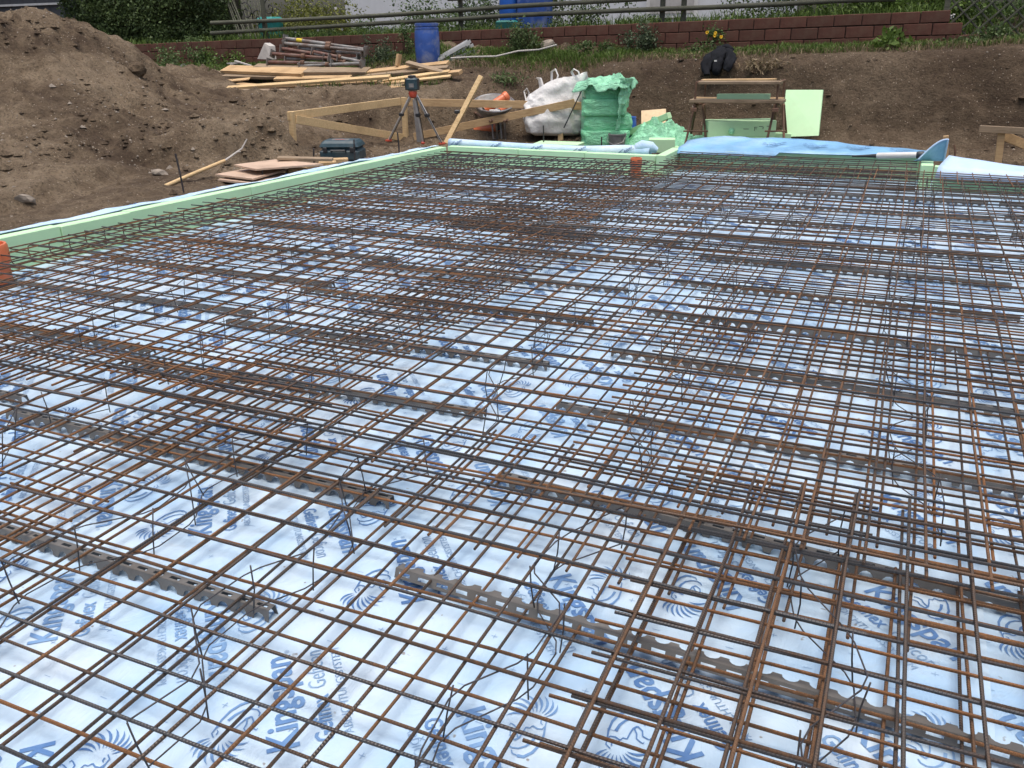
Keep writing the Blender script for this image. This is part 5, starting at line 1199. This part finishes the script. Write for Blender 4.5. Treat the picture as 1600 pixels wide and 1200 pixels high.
# ================================================================== FOAM PACK WRAPPED IN GREEN FILM
def wrapped(name, cx, cy, z0, z1, sx, sy, rot, mat, parent, seed, jit=.02):
    rings = []; nz = 14
    for i in range(nz):
        t = i / (nz - 1); e = 1 - .035 * (abs(2 * t - 1)) ** 8 + .012 * math.sin(t * 9 + seed); rings.append(super_ring(cx, cy, z0 + (z1 - z0) * t, sx / 2 * e, sy / 2 * e, rot, 96, .26, jit, seed + t * .9))
    return loft(name, rings, mat, parent)
yp = 11.75; q = PY(945, 226, yp); zb = tz(q.x, yp); pk = empty('foam_pack', (q.x, yp, zb), 'tall stack of foam boards wrapped in shiny green film', 'foam pack'); hs_ = [zb, PY(945, 201, yp).z, PY(945, 178, yp).z, PY(945, 153, yp).z, PY(945, 131, yp).z]
cxs = [944, 943, 941, 940]; wds = [.645, .66, .60, .60]
for i in range(4):
    c0 = PY(cxs[i], 180, yp); wrapped('wrapped_bundle', c0.x + .02, yp + .06 * (i % 2), hs_[i] - .004, hs_[i + 1] + .001, wds[i], .62, rad(20 + 4 * (i % 2)), M['film'], pk, i * 3.1, .034)
def crumple(name, fn, nu, nv, mat, parent):
    return ribbon(name, [[fn(u, v) for v in np.linspace(0, 1, nv)] for u in np.linspace(0, 1, nu)], mat, parent, .003)
def rfold(u, v, s, k=6.0):
    w_ = .35 * float(fbm(np.array([u * k]), np.array([v * k]), s + 5, 2, .8)[0]); return .72 * (1 - abs(float(fbm(np.array([u * k + w_]), np.array([v * k - w_]), s, 2, 1.0)[0]))) ** 2 + .26 * (1 - abs(float(fbm(np.array([u * k]), np.array([v * k]), s + 9, 2, 2.6)[0]))) ** 2
def cap_film(u, v):
    px = 907 + 78 * u; y = yp - .36 + .74 * v; base = hs_[4] + .01 + .03 * u
    z = base + .21 * rfold(u, v, 3.0, 2.0) * (.30 + .75 * u) * (1 - .3 * v) - .02
    e = min(u, 1 - u, v, 1 - v); z -= max(0, .07 - e) * 1.3
    c0 = PY(px, 120, yp); return (c0.x + .04 * rfold(u, v, 8.0, 4), y, z)
crumple('loose_film', cap_film, 64, 52, M['film_pale'], pk)
def side_film(u, v):
    px = 966 + 20 * math.sin(u * 2.5) * (1 - .6 * v) + 6 * rfold(u, v, 5.0, 3); py = 122 + 82 * v; return tuple(PY(px - 5 * v, py, yp - .36 + .62 * u + .05 * rfold(u, v, 2.0, 3.5)))
crumple('loose_film', side_film, 34, 64, M['film_pale'], pk)
q = PY(964, 229, 11.45); zb = tz(q.x, 11.45); bk = empty('bucket', (q.x, 11.45, zb), 'grey mortar bucket standing in front of the wrapped foam pack', 'bucket')
MB().lathe((q.x, 11.45, zb), [(0, .005), (.095, 0), (.118, .20), (.124, .20), (.124, .215), (.116, .217), (.112, .19), (.09, .02), (0, .02)], 28).build('body', M['bucket'], bk, True)
MB().tube([(q.x - .12, 11.45, zb + .2), (q.x - .11, 11.36, zb + .12), (q.x, 11.32, zb + .08), (q.x + .11, 11.36, zb + .12), (q.x + .12, 11.45, zb + .2)], .004, 5).build('handle', M['steel'], bk, True)
q = PY(984, 198, 12.2); zb = tz(q.x, 12.2); drum('canister', (q.x, 12.2, zb), .09, .30, M['blue_bright'], 'blue canister half hidden behind the wrapped foam pack', 'canister')

# ================================================================== FOAM AND FILM LEFTOVERS
q = PY(1020, 183, 12.25); zb = tz(q.x, 12.25); mb = MB(); mb.prism([PY(1002, 198, 12.2), PY(1040, 194, 12.2), PY(1040, 170, 12.45), PY(1002, 173, 12.45)], (0, .03, 0)); solo(mb, 'chipboard_panel', M['chip'], 'pale chipboard panel leaning against the bank behind the green film heap', 'panel')
mb = MB(); mb.beam(PY(982, 208, 12.1), PY(1046, 180, 12.0), .12, .08, bev=.004); solo(mb, 'foam_board', M['xps'], 'green foam board leaning between the wrapped pack and the film heap', 'foam board')
q = PY(1026, 222, 11.9); zb = tz(q.x, 11.9); fh = empty('film_heap', (q.x, 11.9, zb), 'crumpled heap of shiny green wrapping film on the ground', 'wrapping film')
def heap(u, v):
    r0 = .52 * v; a = 2 * math.pi * u; x = q.x + r0 * 1.05 * math.cos(a) * (1 + .18 * math.sin(3 * a + 1)); y = 11.95 + r0 * .75 * math.sin(a)
    ff = rfold(math.cos(a) * v * .5 + 2, math.sin(a) * v * .5, 1.0, 5.0); z = zb + (.34 * (1 - v ** 1.6)) * (.45 + .75 * ff) + .03 * ff - .01
    return (x, y, z)
crumple('film', heap, 110, 48, M['film_pale'], fh)
def heap2(u, v):
    r0 = .30 * v; a = 2 * math.pi * u; c0 = PY(1070, 222, 11.8); x = c0.x + r0 * math.cos(a) * (1 + .2 * math.sin(2 * a)); y = 11.85 + r0 * .7 * math.sin(a); ff = rfold(math.cos(a) * v * .4 + 5, math.sin(a) * v * .4, 2.0, 5.0)
    return (x, y, zb + .24 * (1 - v ** 1.7) * (.45 + .75 * ff))
crumple('film', heap2, 80, 34, M['film_pale'], fh)
def foam(lab, p, size, rz, name='foam_block', rx=0.0):
    mb = MB(); mb.box(Vector(p) + Vector((0, 0, size[2] / 2)), size, rotz(rz) @ Matrix.Rotation(rx, 3, 'X'), .005); return solo(mb, name, M['xps'], lab, 'foam board')
g_ = lambda px, py, Y: (lambda q: Vector((q.x, Y, tz(q.x, Y))))(PY(px, py, Y))
foam('small green foam block in front of the film heap', g_(1034, 228, 11.35), (.34, .22, .17), rad(14)); foam('small green foam offcut right of the film heap', g_(1052, 226, 11.5), (.16, .14, .06), .4)
q = g_(1148, 222, 11.9); foam('lowest long foam board of the stack under the trestles', q + Vector((.02, .0, 0)), (.90, .34, .16), rad(24)); foam('upper long foam block of the stack under the trestles', q + Vector((.04, .0, .163)), (.88, .32, .20), rad(25))
foam('flat foam board lying in front of the stack under the trestles', q + Vector((.12, -.32, 0)), (.72, .20, .07), rad(12)); foam('foam board end lying behind the right trestle', g_(1210, 216, 12.2), (.42, .30, .12), .1); foam('flat foam board at the foot of the left trestle', g_(1098, 222, 11.9), (.36, .3, .08), .3)
mb = MB(); mb.prism([PY(1221, 214, 12.1), PY(1279, 212, 12.1), PY(1286, 141, 12.5), PY(1228, 141, 12.5)], (0, .08, 0)); solo(mb, 'foam_board', M['xps'], 'large pale green foam board standing upright against the bank', 'foam board')
foam('flat green foam board on the soil right of the upright board', g_(1285, 216, 12.2), (.42, .3, .05), .1); foam('flat green foam board behind the rolled membrane', g_(873, 228, 11.1) + Vector((0, 0, .02)), (.62, .34, .07), rad(4))
P = []
mb = MB(); c0 = PY(1143, 205, 11.66); mb.lathe(c0, [(0, .04), (.03, .035), (.04, .0), (.03, -.035), (0, -.04)], 12, Matrix.Rotation(1.57, 3, 'X')); solo(mb, 'film_ball', M['film_pale'], 'small crumpled ball of pale film on the foam stack', 'wrapping film', smooth=True)
# pen marks on the foam stack
fq = PY(1148, 222, 11.9); fb = Vector((fq.x + .04, 11.9, tz(fq.x, 11.9) + .163)); fM = rotz(rad(25))
fs_ = bpy.data.objects['foam_block.003'] if 'foam_block.003' in bpy.data.objects else None
for (u_, v_, w_, h_) in ((.16, .10, .006, .05), (.18, .12, .03, .006), (.18, .10, .022, .006), (.05, .10, .07, .006), (.24, .13, .05, .006), (.27, .11, .008, .03), (.33, .13, .03, .006)):
    if fs_ is None: break
    mb = MB(); mb.box(fb + fM @ Vector((u_, -.1605, v_)), (w_, .002, h_), fM); o = mb.build('pen_mark', M['black'], fs_)
# ================================================================== TRESTLES WITH PLANKS
YT = 11.85
def trestle(lab, pxl, topl, pxf, pxb, side):
    rt = empty('trestle', g_(pxl, 218, YT), lab, 'trestle', 'steel trestles carrying planks')
    tl = PY(pxl, topl, YT); zc = tl.z; d = .34
    for (dy, fx, nm) in ((-d, pxf[0], 'leg'), (-d, pxf[1], 'leg'), (d, pxb[0], 'leg'), (d, pxb[1], 'leg')):
        ft = PY(fx, 220, YT + dy); zf = tz(ft.x, YT + dy); tx = PY(pxl + (6 if fx > pxl else -6), topl + 2, YT).x
        MB().tube([(ft.x, YT + dy, zf), (tx, YT + dy * .12, zc)], .016, 6).build(nm, M['steel_rusty'], rt, True)
    for dy in (-d, d):
        a, b = PY(pxf[0], 205, YT + dy * .8), PY(pxf[1], 205, YT + dy * .8); MB().tube([a, b], .011, 6).build('brace', M['steel_rusty'], rt, True)
    MB().tube([(tl.x, YT - .30, zc + .005), (tl.x, YT + .30, zc + .005)], .018, 6).build('head_bar', M['steel_rusty'], rt, True)
    for dy in (-.28, .28): MB().tube([(tl.x, YT + dy, zc - .02), (tl.x, YT + dy, PY(pxl, 127, YT).z)], .014, 6).build('upright', M['steel_rusty'], rt, True)
    MB().tube([(tl.x, YT - .29, PY(pxl, 127, YT).z), (tl.x, YT + .29, PY(pxl, 127, YT).z)], .014, 6).build('top_bar', M['steel_rusty'], rt, True)
    MB().box((tl.x, YT - .28, zc - .045), (.08, .09, .05), None, .006).build('bracket', M['steel_rusty'], rt)
trestle('left rusty steel trestle beside the film heap', 1093, 163, (1068, 1106), (1078, 1103), -1); trestle('right rusty steel trestle in front of the upright foam board', 1218, 163, (1195, 1228), (1206, 1230), 1)
tz_ = lambda py: PY(1150, py, YT).z
plank('weathered upper plank on the trestles, in front', PY(1094, 129, YT - .25), PY(1221, 129, YT - .25), .20, .035, 'wood_grey'); plank('weathered upper plank on the trestles, behind', PY(1097, 126, YT + .18), PY(1212, 125, YT + .18), .18, .035, 'wood')
plank('lower working plank on the trestles carrying the green foam strip', PY(1080, 157, YT - .20), PY(1226, 158, YT - .20), .24, .04, 'wood_grey'); plank('second lower plank on the trestles behind the foam strip', PY(1086, 154, YT + .15), PY(1224, 155, YT + .15), .20, .035, 'wood')
a, b = PY(1121, 151, YT - .16), PY(1203, 151, YT - .16); mb = MB(); mb.beam(a, b, .10, .065, bev=.003); solo(mb, 'foam_board', M['xps'], 'green foam strip lying on the lower trestle plank', 'foam board')

# ================================================================== JACKET
jk = empty('jacket', PY(1125, 95, 12.9), 'black work jacket thrown over the edge of the bank', 'jacket')
def lump(name, P, R0, seed, flat=.7, n_=14):
    P = [Vector(p) for p in P]; pts = []; rr = []
    for i in range(len(P) - 1):
        for t in (0, .25, .5, .75): pts.append(P[i].lerp(P[i + 1], t)); rr.append(R0[i] * (1 - t) + R0[i + 1] * t)
    pts.append(P[-1]); rr.append(R0[-1]); mb = MB(); mb.tube(pts, rr, n_, True, flat)
    V = np.array(mb.v); nn = 1.1 - 2.2 * np.abs(fbm(V[:, 0] * 1.0, V[:, 1], V[:, 2] + seed, 3, 8.0)); c = V.mean(0); dd = V - c; dd /= np.linalg.norm(dd, axis=1)[:, None] + 1e-6; V = V + dd * (nn * .030)[:, None]; mb.v = [tuple(v) for v in V]
    return mb.build(name, M['cloth_black'], jk, True, rad(80))
lump('body', [PY(1136, 76, 13.16), PY(1126, 84, 13.05), PY(1116, 94, 12.93), PY(1109, 103, 12.86)], [.05, .115, .125, .07], 1, .62, 26); lump('collar', [PY(1123, 75, 13.12), PY(1132, 73, 13.14), PY(1143, 77, 13.1)], [.03, .045, .03], 2)
lump('sleeve', [PY(1139, 80, 13.02), PY(1142, 91, 12.90), PY(1138, 102, 12.80), PY(1134, 109, 12.76)], [.05, .062, .052, .04], 3, .8); lump('sleeve', [PY(1108, 88, 12.95), PY(1104, 99, 12.84), PY(1105, 117, 12.70)], [.05, .062, .04], 4, .8); lump('hem', [PY(1124, 96, 12.88), PY(1119, 112, 12.76)], [.065, .045], 6, .8)
MB().box(PY(1118, 95, 12.62), (.035, .006, .02)).build('label', M['white_paint'], jk)
q = PY(856, 62, 13.8); rock('rock', (q.x, 13.8, tz(q.x, 13.8) + .05), (.13, .10, .09), 22, 'grey-brown stone in the grass below the block wall', M['stone'])
